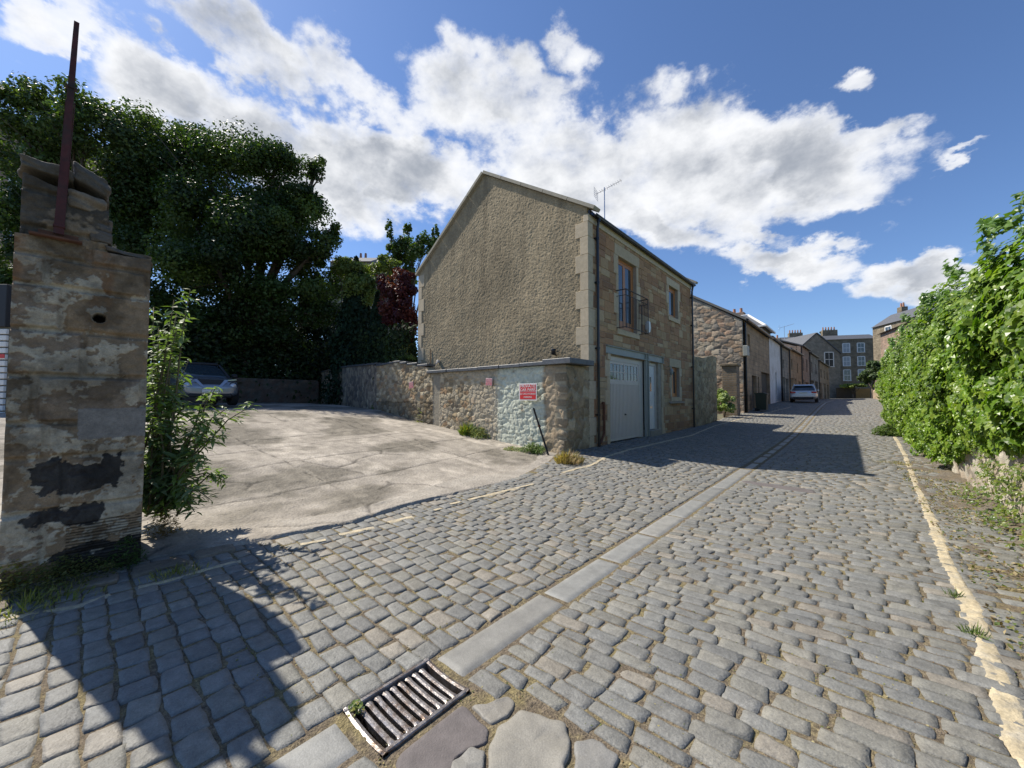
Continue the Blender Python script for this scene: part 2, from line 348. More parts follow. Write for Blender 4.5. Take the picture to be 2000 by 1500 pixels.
# far masonry: voronoi/brick shader for facades too far for real relief
def far_stone(name, c1, c2, mortar, sc=(1, 1, 1), bw=.55, rh=.28, rot=0):
    m_ = bpy.data.materials.new(name); m_.use_nodes = True; N = m_.node_tree.nodes; L = m_.node_tree.links; b = N['Principled BSDF']; b.inputs['Roughness'].default_value = .92
    b.inputs['Specular IOR Level'].default_value = .2
    tc = N.new('ShaderNodeTexCoord'); sp = N.new('ShaderNodeSeparateXYZ'); L.new(tc.outputs['Object'], sp.inputs[0])
    ad = N.new('ShaderNodeMath'); ad.operation = 'ADD'; L.new(sp.outputs[0], ad.inputs[0]); L.new(sp.outputs[1], ad.inputs[1])
    cb = N.new('ShaderNodeCombineXYZ'); L.new(ad.outputs[0], cb.inputs[0]); L.new(sp.outputs[2], cb.inputs[1])
    nz = N.new('ShaderNodeTexNoise'); nz.inputs['Scale'].default_value = 3; L.new(tc.outputs['Object'], nz.inputs['Vector'])
    va = N.new('ShaderNodeVectorMath'); va.operation = 'MULTIPLY_ADD'; L.new(nz.outputs['Color'], va.inputs[0]); va.inputs[1].default_value = (.12, .12, .12); L.new(cb.outputs[0], va.inputs[2])
    br = N.new('ShaderNodeTexBrick'); L.new(va.outputs[0], br.inputs['Vector']); br.inputs['Scale'].default_value = 1; br.inputs['Brick Width'].default_value = bw; br.inputs['Row Height'].default_value = rh
    br.inputs['Mortar Size'].default_value = .018; br.inputs['Mortar Smooth'].default_value = .4; br.inputs['Color1'].default_value = (*c1, 1); br.inputs['Color2'].default_value = (*c2, 1); br.inputs['Mortar'].default_value = (*mortar, 1)
    n2 = N.new('ShaderNodeTexNoise'); n2.inputs['Scale'].default_value = 1.1; n2.inputs['Detail'].default_value = 9; n2.inputs['Roughness'].default_value = .7; L.new(tc.outputs['Object'], n2.inputs['Vector'])
    r = N.new('ShaderNodeMapRange'); r.inputs[1].default_value = .3; r.inputs[2].default_value = .7; r.inputs[3].default_value = .6; r.inputs[4].default_value = 1.35; L.new(n2.outputs[0], r.inputs[0])
    x = N.new('ShaderNodeVectorMath'); x.operation = 'SCALE'; L.new(br.outputs[0], x.inputs[0]); L.new(r.outputs[0], x.inputs['Scale']); L.new(x.outputs[0], b.inputs['Base Color'])
    bp = N.new('ShaderNodeBump'); bp.inputs['Strength'].default_value = .8; bp.inputs['Distance'].default_value = .03
    iv = N.new('ShaderNodeMath'); iv.operation = 'SUBTRACT'; L.new(n2.outputs[0], iv.inputs[0]); L.new(br.outputs['Fac'], iv.inputs[1]); L.new(iv.outputs[0], bp.inputs['Height']); L.new(bp.outputs[0], b.inputs['Normal'])
    return m_
M['fs_brown'] = far_stone('brown_rubble', (.36, .26, .16), (.29, .215, .14), (.26, .21, .15))
M['fs_grey'] = far_stone('grey_rubble', (.24, .22, .18), (.30, .27, .22), (.20, .19, .17))
M['fs_pink'] = far_stone('pinkish_rubble', (.36, .25, .18), (.28, .21, .16), (.26, .23, .19))
M['fs_dark'] = far_stone('dark_ashlar', (.19, .155, .11), (.25, .21, .15), (.15, .13, .10), bw=.9, rh=.35)
M['fs_pier'] = far_stone('brown_brick', (.25, .19, .13), (.20, .155, .11), (.2, .18, .15), bw=.4, rh=.12)

# ------------------------------------------------------------------ terrain functions
def ZC(u): return np.interp(u, [-6, 10, 14, 18, 22, 28, 34, 40, 60, 110], [0, 0, .03, .11, .30, .62, .90, 1.10, 1.27, 1.40])
def HR(v, u):
    v = np.asarray(v, float); u = np.asarray(u, float)
    Lr = np.interp(u, [0, 3, 8, 16, 25, 60], [.10, .11, .23, .20, .12, .04])
    a = np.clip((-1.80-v)/3.12, 0, 1.3); b = np.clip(v+1.5, 0, 6)*.025
    return ZC(u)+Lr*(a*.75+.25*a*a)+b
def HCP(v, u):
    v = np.asarray(v, float); u = np.asarray(u, float)
    t = np.interp(-v, [3.5, 4.6, 5.5, 7.95, 10.4, 13.4, 18, 25, 60], [.06, .09, .15, .40, .64, 1.0, 1.16, 1.2, 1.3])
    return t+.012*np.sin(v*1.7+u*.6)
def P(px, py, Z):
    a, b = tan_ray(px, py); X = a*Z; return np.array([CY*X-SY*Z, SY*X+CY*Z, EYE+b*Z])
def G(px, py, H=HR, dz=0):
    h = EYE
    for _ in range(30):
        Z = h/-tan_ray(px, py)[1]; p = P(px, py, Z); hn = EYE-float(H(p[0], p[1]))-dz; h = h*.5+hn*.5
    return p
EDGE_PX = [(286, 1095), (450, 1070), (560, 1048), (690, 1024), (794, 990), (930, 956), (1030, 930), (1078, 905)]
EDGE = [G(*p) for p in EDGE_PX]
eu = [-30, -1.0]+[p[1] for p in EDGE]+[7.3, 8.3, 8.5, 16.6, 60, 110]
ev = [-4.35, -4.35]+[p[0] for p in EDGE]+[-4.93, -4.93, -4.9, -4.9, -4.8, -3.2]
def edge(u): return np.interp(u, eu, ev)

# ------------------------------------------------------------------ the ground
gx = np.concatenate([-np.geomspace(900, 31, 12), np.linspace(-30, 12, 43), np.geomspace(13, 900, 12)])
gy = np.concatenate([-np.geomspace(900, 21, 10), np.linspace(-20, 120, 71), np.geomspace(122, 1500, 12)])
X, Y = np.meshgrid(gx, gy, indexing='ij')
Zg = np.where((Y < 7.5) & (X < edge(Y)-.2), HCP(X, Y), HR(X, Y))-.16
nx, ny = X.shape; I = np.arange(nx*ny).reshape(nx, ny)
quad = lambda I: np.stack([I[:-1, :-1], I[1:, :-1], I[1:, 1:], I[:-1, 1:]], -1).reshape(-1, 4)
tag(np_mesh('ground', np.stack([X, Y, Zg], -1).reshape(-1, 3), quad(I), M['dirt'], smooth=True), kind='structure')
# joint bed under the setts
us = np.concatenate([np.arange(-3, 16, .08), np.arange(16, 112, .5)]); vs_ = np.linspace(0, 1, 80)
U, T = np.meshgrid(us, vs_, indexing='ij'); e0 = edge(U)-.12; e1 = np.where(U < 40, 1.7, 2.2); V = e0+(e1-e0)*T
Zr = HR(V, U)-.0075+.006*fbm(V*9, U*9, 3)
I = np.arange(U.size).reshape(U.shape)
tag(np_mesh('road_bed', np.stack([V, U, Zr], -1).reshape(-1, 3), quad(I)[:, ::-1], M['joint'], smooth=True), kind='structure')

# ------------------------------------------------------------------ setts
CH0, CH1 = -1.80, -1.53
FLAGS = [[G(*p)[:2] for p in q] for q in (
    [(905, 1372), (929, 1399), (956, 1426), (953, 1453), (920, 1462), (884, 1486), (870, 1540), (770, 1540), (770, 1478)],
    [(914, 1378), (947, 1381), (992, 1360), (1007, 1372), (995, 1399), (959, 1417), (935, 1396)],
    [(974, 1414), (1019, 1387), (1106, 1417), (1117, 1438), (1112, 1483), (1095, 1530), (948, 1530), (953, 1450)],
    [(884, 1489), (920, 1462), (947, 1468), (942, 1530), (872, 1530)],
    [(1121, 1450), (1160, 1444), (1210, 1480), (1190, 1540), (1122, 1530)])]
def inpoly(x, y, poly, l):
    c = np.mean(poly, 0); n = len(poly); ins = False
    for k in (.0,):
        for i in range(n):
            a = c+(poly[i]-c)*(1+.35*l/.2); b = c+(poly[(i+1) % n]-c)*(1+.35*l/.2)
            if (a[1] > y) != (b[1] > y) and x < (b[0]-a[0])*(y-a[1])/(b[1]-a[1])+a[0]: ins = not ins
    return ins
def build_setts():
    R1 = random.Random(3); rows = []
    skipr = [(-1.81, -1.45, .85, 1.335)]
    for side in (0, 1):
        u = -2.5
        while u < 100:
            near = u < 3
            pitch = R1.uniform(.112, .140) if (side == 0 and u < 2.4) else R1.uniform(.090, .118)
            if u > 45: pitch *= 1.6
            um = u+pitch/2
            if side == 0: a, b = float(edge(um))-.05, CH0-.002
            else: a, b = CH1+.002, (1.42 if um < 40 else 2.1)
            v = b if side == 0 else a
            v0 = v; base = R1.random()*.25
            first = True
            while (v > a if side == 0 else v < b):
                l = R1.uniform(.14, .21) if side == 0 else R1.uniform(.15, .25)
                if u > 45: l *= 1.7
                if first: l *= (.6+base*2); first = False
                c = v-l/2 if side == 0 else v+l/2
                v = v-l if side == 0 else v+l
                if side == 0 and c-l/2 < a-.1: break
                if side == 1 and c > .75 and 3 < um < 5.0 and R1.random() < .5: continue
                if any(q[0]-l*.42 < c < q[1]+l*.42 and q[2]-pitch*.45 < um < q[3]+pitch*.45 for q in skipr): continue
                if um < 1.6 and c > -1.5 and any(inpoly(c, um, q, l) for q in FLAGS): continue
                rows.append((c, um, l, pitch, side))
            u += pitch
    A = np.array(rows); out = []
    bend = lambda c, u: u+.035*(vn(c*.9, u*.5, 3)-.5)*2+.05*(vn(c*.25, u*.13, 8)-.5)*2
    dist = np.hypot(A[:, 0], A[:, 1])
    palette = np.array([(.180, .178, .162), (.188, .187, .17), (.196, .191, .168), (.182, .180, .164), (.208, .200, .172), (.187, .182, .157), (.245, .222, .182), (.17, .17, .158), (.212, .203, .172), (.187, .186, .17), (.178, .179, .167), (.185, .183, .168)])
    for lod, (d0, d1, prof, zf) in enumerate([(0, 8, [-1, -.95, -.6, 0, .6, .95, 1], None), (8, 20, [-1, -.9, 0, .9, 1], None), (20, 300, [-1, -.9, .9, 1], None)]):
        S = A[(dist >= d0) & (dist < d1)]; n = len(S); k = len(prof)
        if not n: continue
        s, t = np.meshgrid(prof, prof, indexing='ij'); s = s.ravel()[None]; t = t.ravel()[None]
        j = rng.uniform(-1, 1, (n, 4, 2))
        gap = .0085 if lod < 2 else .006
        hw = (S[:, 2]/2-gap*rng.uniform(.4, 1.0, n)*.8)[:, None]; hh = (S[:, 3]/2-gap*rng.uniform(.4, 1.0, n)*.7)[:, None]
        cn = 1-.055*np.abs(s)**4*np.abs(t)**4
        x = s*hw*cn; y = t*hh*cn
        ws = [(1-s)*(1-t)/4, (1+s)*(1-t)/4, (1+s)*(1+t)/4, (1-s)*(1+t)/4]
        for q in range(4):
            x = x+ws[q]*j[:, q, 0][:, None]*.013; y = y+ws[q]*j[:, q, 1][:, None]*.010
        rot = rng.normal(0, .035, n)[:, None]; x, y = x-rot*y, y+rot*x
        cx = S[:, 0][:, None]+x; cy0 = bend(S[:, 0], S[:, 1])[:, None]+y
        wob = .011*(vn(cx*45, cy0*45, 4)-.5); cx = cx+wob; cy = cy0+.011*(vn(cx*40, cy0*40, 6)-.5)
        ed = np.maximum(np.abs(s), np.abs(t))
        dome = -.004*np.clip(ed, 0, .93)**6*(.3+1.8*vn(cx*30, cy*30, 12)) - np.where(ed > .95, .016, 0)*1.0
        tilt = rng.normal(0, .014, (n, 2)); h = rng.normal(0, .0022, n)[:, None]
        z = HR(S[:, 0], S[:, 1])[:, None]+h+.004+dome+x*tilt[:, :1]+y*tilt[:, 1:]*1.2+(HR(cx, cy)-HR(S[:, 0], S[:, 1])[:, None])
        if lod == 0: z = z+(.009*(fbm(cx*22, cy*22, 3)-.5)+.004*(vn(cx*60, cy*60, 2)-.5))*(ed < .95)
        c = palette[rng.integers(0, len(palette), n)]*rng.uniform(.86, 1.14, (n, 1))*.92
        cc = np.repeat(c[:, None], k*k, 1)
        # ragged worn chips of a paler tone
        I = np.arange(k*k).reshape(k, k); q = quad(I)
        out.append((np.stack([cx, cy, z], -1).reshape(-1, 3), (q[None]+(np.arange(n)*k*k)[:, None, None]).reshape(-1, 4), cc.reshape(-1, 3)))
    V_ = []; F_ = []; C_ = []; b = 0
    for (v, f, c) in out: V_.append(v); F_.append(f+b); C_.append(c); b += len(v)
    tag(np_mesh('cobbled_road', np.concatenate(V_), np.concatenate(F_), M['sett'], col=np.concatenate(C_), smooth=True), kind='structure')
build_setts()

def slab_grid(x0, x1, y0, y1, H, res=.03, dish=0, edge_r=.02, lift=.004, seed=0, warp=0):
    nx = max(4, int((x1-x0)/res)); ny = max(4, int((y1-y0)/res))
    X, Y = np.meshgrid(np.linspace(x0, x1, nx), np.linspace(y0, y1, ny), indexing='ij')
    d = np.minimum(np.minimum(X-x0, x1-X), np.minimum(Y-y0, y1-Y))
    Z = H(X, Y)+lift-np.where(d <= 1e-6, .03, 0)-.006*(1-np.clip(d/edge_r, 0, 1))**2-dish*(1-((X-(x0+x1)/2)/((x1-x0)/2))**2)+.004*(fbm(X*8, Y*8, 4, seed)-.5)
    if warp: X = X+warp*(vn(Y*14, X*3, seed)-.5)*(d <= 1e-6); Y = Y+warp*(vn(X*14, Y*3, seed+3)-.5)*(d <= 1e-6)
    I = np.arange(nx*ny).reshape(nx, ny); return np.stack([X, Y, Z], -1).reshape(-1, 3), quad(I)
def channel():
    Vs = []; Fs = []; Cs = []; b = 0; r = random.Random(5)
    cuts = [(-.9, -.25), (-.24, .83), (1.352, 2.325), (2.332, 3.18), (3.186, 4.04), (4.046, 4.904)]; u = 4.91
    while u < 100: l = r.uniform(.7, 1.15); cuts.append((u, u+l-.006)); u += l
    for i, (a, c) in enumerate(cuts):
        dr = .02*math.sin(a*.7)*0; o = r.uniform(-.008, .008)
        v, f = slab_grid(CH0+.001+o, CH1-.001+o, a, c, HR, res=.03 if a < 8 else .12, dish=.001, seed=i, warp=.01, lift=.006+r.uniform(-.002, .003))
        Vs.append(v); Fs.append(f+b); b += len(v); k = r.uniform(.85, 1.1)
        t = (.215, .215, .20) if r.random() < .7 else (.235, .23, .208); Cs.append(np.tile(np.array(t)*k, (len(v), 1)))
    tag(np_mesh('channel_slabs', np.concatenate(Vs), np.concatenate(Fs), M['slab'], col=np.concatenate(Cs), smooth=True), kind='structure')
channel()
# irregular flagstones and a tar patch beside the drain
def blob_slab(poly, col, m_, name, lift=.002, amp=.006, seed=0, res=.02, H=HR, rag=.012):
    pl = np.array(poly); x0, y0 = pl.min(0)-.02; x1, y1 = pl.max(0)+.02
    c = pl.mean(0); K = 72; ths = np.linspace(0, 2*np.pi, K, endpoint=False)
    rad = []
    for th in ths:
        d = np.array([math.cos(th), math.sin(th)]); best = 0
        for i in range(len(pl)):
            a, b = pl[i], pl[(i+1) % len(pl)]; e = b-a; den = d[0]*e[1]-d[1]*e[0]
            if abs(den) < 1e-9: continue
            q = a-c; t = (q[0]*e[1]-q[1]*e[0])/den; s = (q[0]*d[1]-q[1]*d[0])/den
            if t > 0 and -1e-6 <= s <= 1+1e-6: best = max(best, t)
        rad.append(best)
    rad = np.array(rad); rad = (np.roll(rad, 1)+rad*2+np.roll(rad, -1))/4
    rad = rad*(1+rag*4*(vn(ths*3, ths*0+seed, 5)-.5)); rings = np.array([0, .2, .4, .6, .78, .9, .97, 1.0]); V_ = []
    for q in rings:
        x = c[0]+np.cos(ths)*rad*q; y = c[1]+np.sin(ths)*rad*q
        z = H(x, y)+lift+amp*(fbm(x*9, y*9, 4, seed)-.5)*2-(.03 if q == 1 else 0)-(.004 if q == .97 else 0); V_.append(np.stack([x, y, z], -1))
    V_ = np.concatenate(V_); Fq = []
    for i in range(len(rings)-1):
        for k in range(K): Fq.append((i*K+k, (i+1)*K+k, (i+1)*K+(k+1) % K, i*K+(k+1) % K))
    return tag(np_mesh(name, V_, np.array(Fq), m_, col=np.tile(np.array(col), (len(V_), 1)), smooth=True), kind='structure')
blob_slab(FLAGS[0], (.1, .1, .1), M['tar'], 'tarmac_patch', lift=.004, seed=1, amp=.003)
for k_, c_ in enumerate([(.215, .20, .17), (.225, .212, .18), (.195, .188, .168), (.19, .185, .17)]):
    blob_slab(FLAGS[k_+1], c_, M['slab'], 'flagstone', amp=.014, seed=2+k_, lift=.008, rag=.03)
a_, b_ = G(1440, 940), G(1590, 960)
blob_slab([(a_[0], a_[1]+.15), (b_[0], b_[1]+.1), (b_[0]+.05, b_[1]-.2), (a_[0]+.1, a_[1]-.1)], (.1, .1, .1), M['tar'], 'tarmac_patch', lift=.009, seed=9)

# yellow lines: ragged painted strips following the setts
def yline(pts, wd, name='yellow_line', seed=0, brk=None, lift=0):
    pts = [np.array(p[:2]) for p in pts]; Ls = [0]
    for a, b in zip(pts, pts[1:]): Ls.append(Ls[-1]+np.linalg.norm(b-a))
    n = int(Ls[-1]/.03)+2; t = np.linspace(0, Ls[-1], n); x = np.interp(t, Ls, [p[0] for p in pts]); y = np.interp(t, Ls, [p[1] for p in pts])
    dx = np.gradient(x); dy = np.gradient(y); q = np.hypot(dx, dy); nx_, ny_ = -dy/q, dx/q
    cols = np.linspace(-1, 1, 7); V_ = []
    for c in cols:
        ww = wd/2*(1+.55*(fbm(t*7, t*0+c*2, 3, seed)-.5)*(abs(c) > .9)*2+.35*(np.floor(t/.12)*7.13 % 1-.5)*(abs(c) > .9))
        X = x+nx_*c*ww; Y = y+ny_*c*ww
        Z = HR(X, Y)+.0068+lift+.006*(vn(X*18, Y*18, seed)-.5)+.004*(vn(X*50, Y*50, seed)-.5)-(.012 if abs(c) > .99 else 0); V_.append(np.stack([X, Y, Z], -1))
    V_ = np.stack(V_, 0); I = np.arange(V_.shape[0]*V_.shape[1]).reshape(V_.shape[:2])
    fq = quad(I)
    mid = (fq % V_.shape[1])[:, 0]
    if brk is not None: keep = brk(t[mid]); fq = fq[keep]
    tag(np_mesh(name, V_.reshape(-1, 3), fq, M['yellow'], smooth=True), kind='structure')
RL = [G(2040, 1560), G(1975, 1400), G(1930, 1270), G(1890, 1170), G(1850, 1100), G(1825, 1030), G(1808, 990), G(1783, 930), G(1768, 890), G(1752, 860), G(1738, 838)]
yline(RL, .098, seed=4)
for k, (a, b) in enumerate([((914, 978), (1042, 946)), ((758, 1022), (806, 1010)), ((662, 1046), (730, 1032)), ((586, 1066), (636, 1056)), ((848, 998), (862, 994)), ((880, 986), (900, 981))]):
    yline([G(*a), G(*b)], .085, seed=20+k, lift=.004)
yline([G(1098, 924), G(1158, 908), G(1185, 892), G(1230, 878), G(1300, 862), G(1352, 850), G(1395, 832), G(1440, 820), G(1500, 806), G(1545, 795)], .085, seed=31, lift=.003)
yline([G(270, 1148), G(330, 1135), G(410, 1110), G(470, 1096)], .05, seed=40); yline([G(0, 1215), G(60, 1200), G(150, 1185), G(215, 1162)], .05, seed=41)

# ------------------------------------------------------------------ car park concrete
def carpark():
    us = np.concatenate([np.arange(-14, -1, .25), np.arange(-1, 7.62, .035), [7.62]]); ts = np.concatenate([np.linspace(0, .30, 200), np.linspace(.305, 1, 150)])
    U, T = np.meshgrid(us, ts, indexing='ij'); e = edge(np.clip(U, -1, 7.3)); V = e-T*(26+e)
    V = np.where(T == 0, V+.03*(fbm(U*5, U*0, 3)-.5), V)
    Z = HCP(V, U); Z = Z+.020+.012*(fbm(V*1.3, U*1.3, 4, 2)-.5)*2
    Z = np.where(T == 0, HR(V, U)-.03, Z)
    # worn slabs with long joints across and along
    wob = .10*(fbm(V*1.2, U*1.2, 3, 9)-.5)
    cols = np.full(V.shape+(3,), 1.)*np.array([.315, .282, .235])
    big = fbm(V*.8, U*.8, 5, 21); fine = fbm(V*6, U*9, 4, 5)
    rough_zone = sstep(.47, .60, big+.10*(fine-.5))
    cols = cols*(1-.44*rough_zone[..., None]*np.array([1, 1.0, 1.05]))
    pale = sstep(.58, .70, fbm(V*1.1+7, U*2.5, 5, 33)); cols = cols*(1+.30*pale[..., None])
    cols = cols*(.74+.52*fine[..., None])*(.85+.3*fbm(V*2.2, U*16, 4, 6)[..., None])
    apron = (V > edge(np.clip(U, -1, 7.3))-.50-.12*np.sin(U*1.9)) ; cols = np.where((apron & (U > 1.5))[..., None], cols*0+np.array([.315, .285, .24])*(.75+.5*fbm(V*3, U*3, 4, 91)[..., None])*(.9+.2*fine[..., None]), cols)
    crack = np.zeros(V.shape)
    for q in (-5.9, -7.3, -8.6, -9.6, -11.6, -13.2):
        crack = np.maximum(crack, 1-np.clip(np.abs(V+wob*2-q+.12*(U-3))/.028, 0, 1))
    for q in (2.3, 5.2): crack = np.maximum(crack, (1-np.clip(np.abs(U+wob-q-(V+9)*.06)/.02, 0, 1))*(V < -5.6))
    F1, F2, _, _, _ = voro(V*.45+wob*2, U*.55+wob, 3); cr2 = (1-np.clip((F2-F1)/.03, 0, 1))*(fbm(V, U, 2, 77) > .62)
    crack = np.maximum(crack, cr2*.9)
    Z = Z-.018*crack+(.014*(fine-.5)+.012*(fbm(V*12, U*7, 3, 3)-.5)*2)*(.4+rough_zone)
    cols = cols*(1-.68*crack[..., None]); Z = np.where(apron & (T > 0), Z+.006, Z)
    I = np.arange(U.size).reshape(U.shape)
    tag(np_mesh('car_park', np.stack([V, U, Z], -1).reshape(-1, 3), quad(I), M['concrete'], col=cols.reshape(-1, 3), smooth=True), kind='structure')
carpark()

# ------------------------------------------------------------------ relief walls
def relief(name, p0, p1, zb, zt, thick, res, field, m_, parent=None, flip=False, smooth=True, off=0, endcol=(.3, .25, .2), resz=None):
    """front grid from p0 to p1 (plan), displaced along its outward normal by field(s,z)->(h,col), closed behind"""
    p0 = np.array(p0, float); p1 = np.array(p1, float); L_ = np.linalg.norm(p1-p0); d = (p1-p0)/L_; nrm = np.array([d[1], -d[0]])*(-1 if flip else 1)
    ns = max(3, int(L_/res)+1); s = np.linspace(0, L_, ns); b = np.array([zb(q) for q in s]); t = np.array([zt(q) for q in s])
    nz = max(3, int((t-b).max()/(resz or res))+1); k = np.linspace(0, 1, nz)
    Zz = b[:, None]+(t-b)[:, None]*k[None]; S = np.repeat(s[:, None], nz, 1)
    h, c = field(S, Zz)
    XY = p0[None, None]+d*S[..., None]+nrm*(h+off)[..., None]
    V_ = np.concatenate([XY, Zz[..., None]], -1).reshape(-1, 3); C_ = c.reshape(-1, 3)
    I = np.arange(ns*nz).reshape(ns, nz); fq = quad(I)
    ring = np.concatenate([I[:, 0], I[-1, 1:], I[-2::-1, -1], I[0, -2:0:-1]])
    back = V_[ring].copy(); 
    sp = (back[:, :2]-p0)@d; back[:, :2] = p0+sp[:, None]*d-nrm*thick
    nb = len(V_); V_ = np.concatenate([V_, back, back[:0]]); C_ = np.concatenate([C_, C_[ring]])
    m = len(ring); br = nb+np.arange(m); side = np.stack([ring, np.roll(ring, -1), np.roll(br, -1), br], -1)
    if flip: fq = fq[:, ::-1]; side = side
    o = np_mesh(name, V_, [fq, side[:, ::-1] if not flip else side], m_, parent, col=C_, smooth=smooth)
    return o
RUB = [(.36, .28, .17), (.31, .235, .14), (.44, .37, .25), (.27, .215, .14), (.37, .25, .145), (.35, .30, .215), (.48, .40, .27), (.25, .205, .145)]
def f_rubble(sc, ar, amp, cols, mortar, seed=0, mort_w=.10, tint=None, rough=.5):
    def f(S, Z):
        wx = S+.5*sc*(fbm(S/sc*.9, Z/sc*.9, 4, seed)-.5); wz = Z+.5*sc*(fbm(S/sc*.9, Z/sc*.9, 4, seed+40)-.5)
        F1, F2, idd, cx, cy = voro(wx/sc/ar, wz/sc, seed); e = F2-F1
        st = sstep(mort_w*.25, mort_w*1.0, e)
        r2 = h2(np.floor(idd*9999), np.floor(idd*777), seed)
        fr_ = fbm(S/sc*1.6, Z/sc*1.6, 5, seed+7)-.5; fr2 = np.abs(fbm(S/sc*4, Z/sc*4, 4, seed+8)-.5)
        pln = st*(.15+.55*r2)+st*1.0*(cx*(r2-.5)*2+cy*(idd-.5)*2)+rough*1.9*fr_
        h = amp*(np.tanh(pln*1.7)*.62+rough*1.1*fr2-.28*(1-st))
        c = pal(idd, cols)*(.8+.4*r2[..., None]); c = c*(1-(1-st)[..., None])+np.array(mortar)*(1-st)[..., None]
        c = c*(.8+.4*fbm(S*9, Z*9, 4, seed+3))[..., None]
        if tint is not None: h, c = tint(S, Z, h, c, st)
        return h, c
    return f
# boundary wall in front of the gable (faces the car park)
WU = 7.45
def wall_tint(S, Z, h, c, st):
    # S runs from far left (v=-13.4) to the street corner (v=-4.92)
    v = -13.4+S; n1 = fbm(S*2.2, Z*2.2, 4, 61); n2 = fbm(S*7, Z*7, 3, 62)
    k = (sstep(-7.35, -6.9, v+.25*(n1-.5))*(1-sstep(-5.62, -5.50, v+.2*(n1-.5)))*sstep(.25, .5, n2+.2))[..., None]
    c = c*(1-k*.85)+np.array([.60, .635, .52])*(.85+.3*n2[..., None])*k*.85
    k2 = (sstep(.50, .62, n1)*(v > -9.9)*(v < -7.1))[..., None]*.6; c = c*(1-k2)+np.array([.52, .45, .33])*k2
    k3 = (sstep(-9.95, -9.9, v)*(1-sstep(-9.62, -9.55, v)))[..., None]; c = c*(1-k3)+np.array([.31, .275, .21])*k3; h = h*(1-k3[..., 0]*.9)
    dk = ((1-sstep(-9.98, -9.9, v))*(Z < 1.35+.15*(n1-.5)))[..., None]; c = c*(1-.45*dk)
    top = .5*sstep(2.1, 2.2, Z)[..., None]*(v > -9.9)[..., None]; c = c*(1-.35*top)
    pier = sstep(-5.55, -5.42, v+.1*(n1-.5))
    pk = pier[..., None]; bulge = .07*(fbm(S*3.5+3, Z*4.5, 3, 71)-.35)
    c = c*(1-pk*.8)+np.array([.44, .35, .235])*(.75+.5*fbm(S*4, Z*4, 3, 15))[..., None]*pk*.8
    return h*(1-.4*pier)+bulge*pier, c
bw = empty('boundary_wall', (-9, WU, .3), label='low rubble stone wall with slate-grey coping along the car park, greenish whitewash at its street end', cat='stone wall')
def place(o, root): # keep world coordinates although parented to an offset empty
    o.parent = root; o.matrix_parent_inverse = Matrix.Translation(root.location).inverted() if root.rotation_euler.z == 0 else root.matrix_world.inverted(); return o
def zt_w(s):
    v = -13.4+s; return np.interp(v, [-13.4, -12, -11.4, -10.2, -10.1, -4.9], [2.66, 2.72, 2.62, 2.45, 2.24, 2.24])
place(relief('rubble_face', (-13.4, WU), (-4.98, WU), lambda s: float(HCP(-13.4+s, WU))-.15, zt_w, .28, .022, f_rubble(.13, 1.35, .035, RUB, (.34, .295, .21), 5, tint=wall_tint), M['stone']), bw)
place(relief('street_end', (-4.93, WU-.02), (-4.93, 8.44), lambda s: .0, lambda s: 2.23, .3, .022, f_rubble(.24, 1.1, .05, [(.36, .30, .20), (.42, .36, .25), (.32, .25, .16), (.28, .225, .15)], (.36, .32, .23), 8, rough=.9), M['stone'], flip=False), bw)
mb = MB()
r = random.Random(2); v = -10.15
while v < -5.53:
    l = r.uniform(.5, 1.0); e = min(v+l, -5.52); dz = r.uniform(-.006, .006); dy = r.uniform(-.012, .012)
    mb.box(v, e-.006, WU-.10+dy, WU+.42, 2.235+dz+.012*(v+10)/5, 2.32+dz+.012*(v+10)/5, .008); v = e
mb.box(-5.53, -4.74, WU-.13, 8.40, 2.245, 2.375, .01)
place(mb.build('coping', M['lead']), bw)
mb = MB(); v = -13.4
while v < -10.4:
    l = r.uniform(.3, .6); zz = float(zt_w(v+13.4+.2)); mb.box(v, v+l-.01, WU-.05+r.uniform(-.02, .02), WU+.3, zz-.01, zz+.05+r.uniform(0, .02), .01); v += l
place(mb.build('stone_top', M['lead']), bw)
# the older wall that runs on into the shade
ow = empty('old_wall', (-20, 8.8, 1), label='dark rubble wall running on into the shade under the trees at the back of the car park', cat='stone wall')
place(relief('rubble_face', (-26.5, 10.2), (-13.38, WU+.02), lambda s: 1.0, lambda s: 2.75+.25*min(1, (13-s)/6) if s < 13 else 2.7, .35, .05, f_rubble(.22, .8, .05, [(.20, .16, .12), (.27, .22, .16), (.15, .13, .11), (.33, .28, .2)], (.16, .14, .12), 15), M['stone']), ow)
mb = MB()
for k in range(26):
    t0, t1 = k/26, (k+.97)/26; s_ = 13.4*t0; zz = 2.75+.25*min(1, (13-s_)/6) if s_ < 13 else 2.7
    x0_, y0_, x1_, y1_ = -26.5+13.1*t0, 10.2-2.73*t0, -26.5+13.1*t1, 10.2-2.73*t1
    mb.prism([(x0_, y0_-.07), (x1_, y1_-.07), (x1_+.06, y1_+.38), (x0_+.06, y0_+.38)], 'z', zz-.015, zz+.045)
place(mb.build('coping', M['lead']), ow)
# back of the car park
bk = empty('back_wall', (-24, 0, 1), label='low dark brick wall closing the back of the car park behind the silver car', cat='wall')
place(relief('wall_face', (-23.5, -14), (-23.5, 9.4), lambda s: 1.0, lambda s: 2.5, .3, .1, f_rubble(.2, 1.4, .03, [(.13, .09, .07), (.16, .11, .08), (.12, .10, .08)], (.12, .11, .09), 25), M['stone'], flip=False), bk)

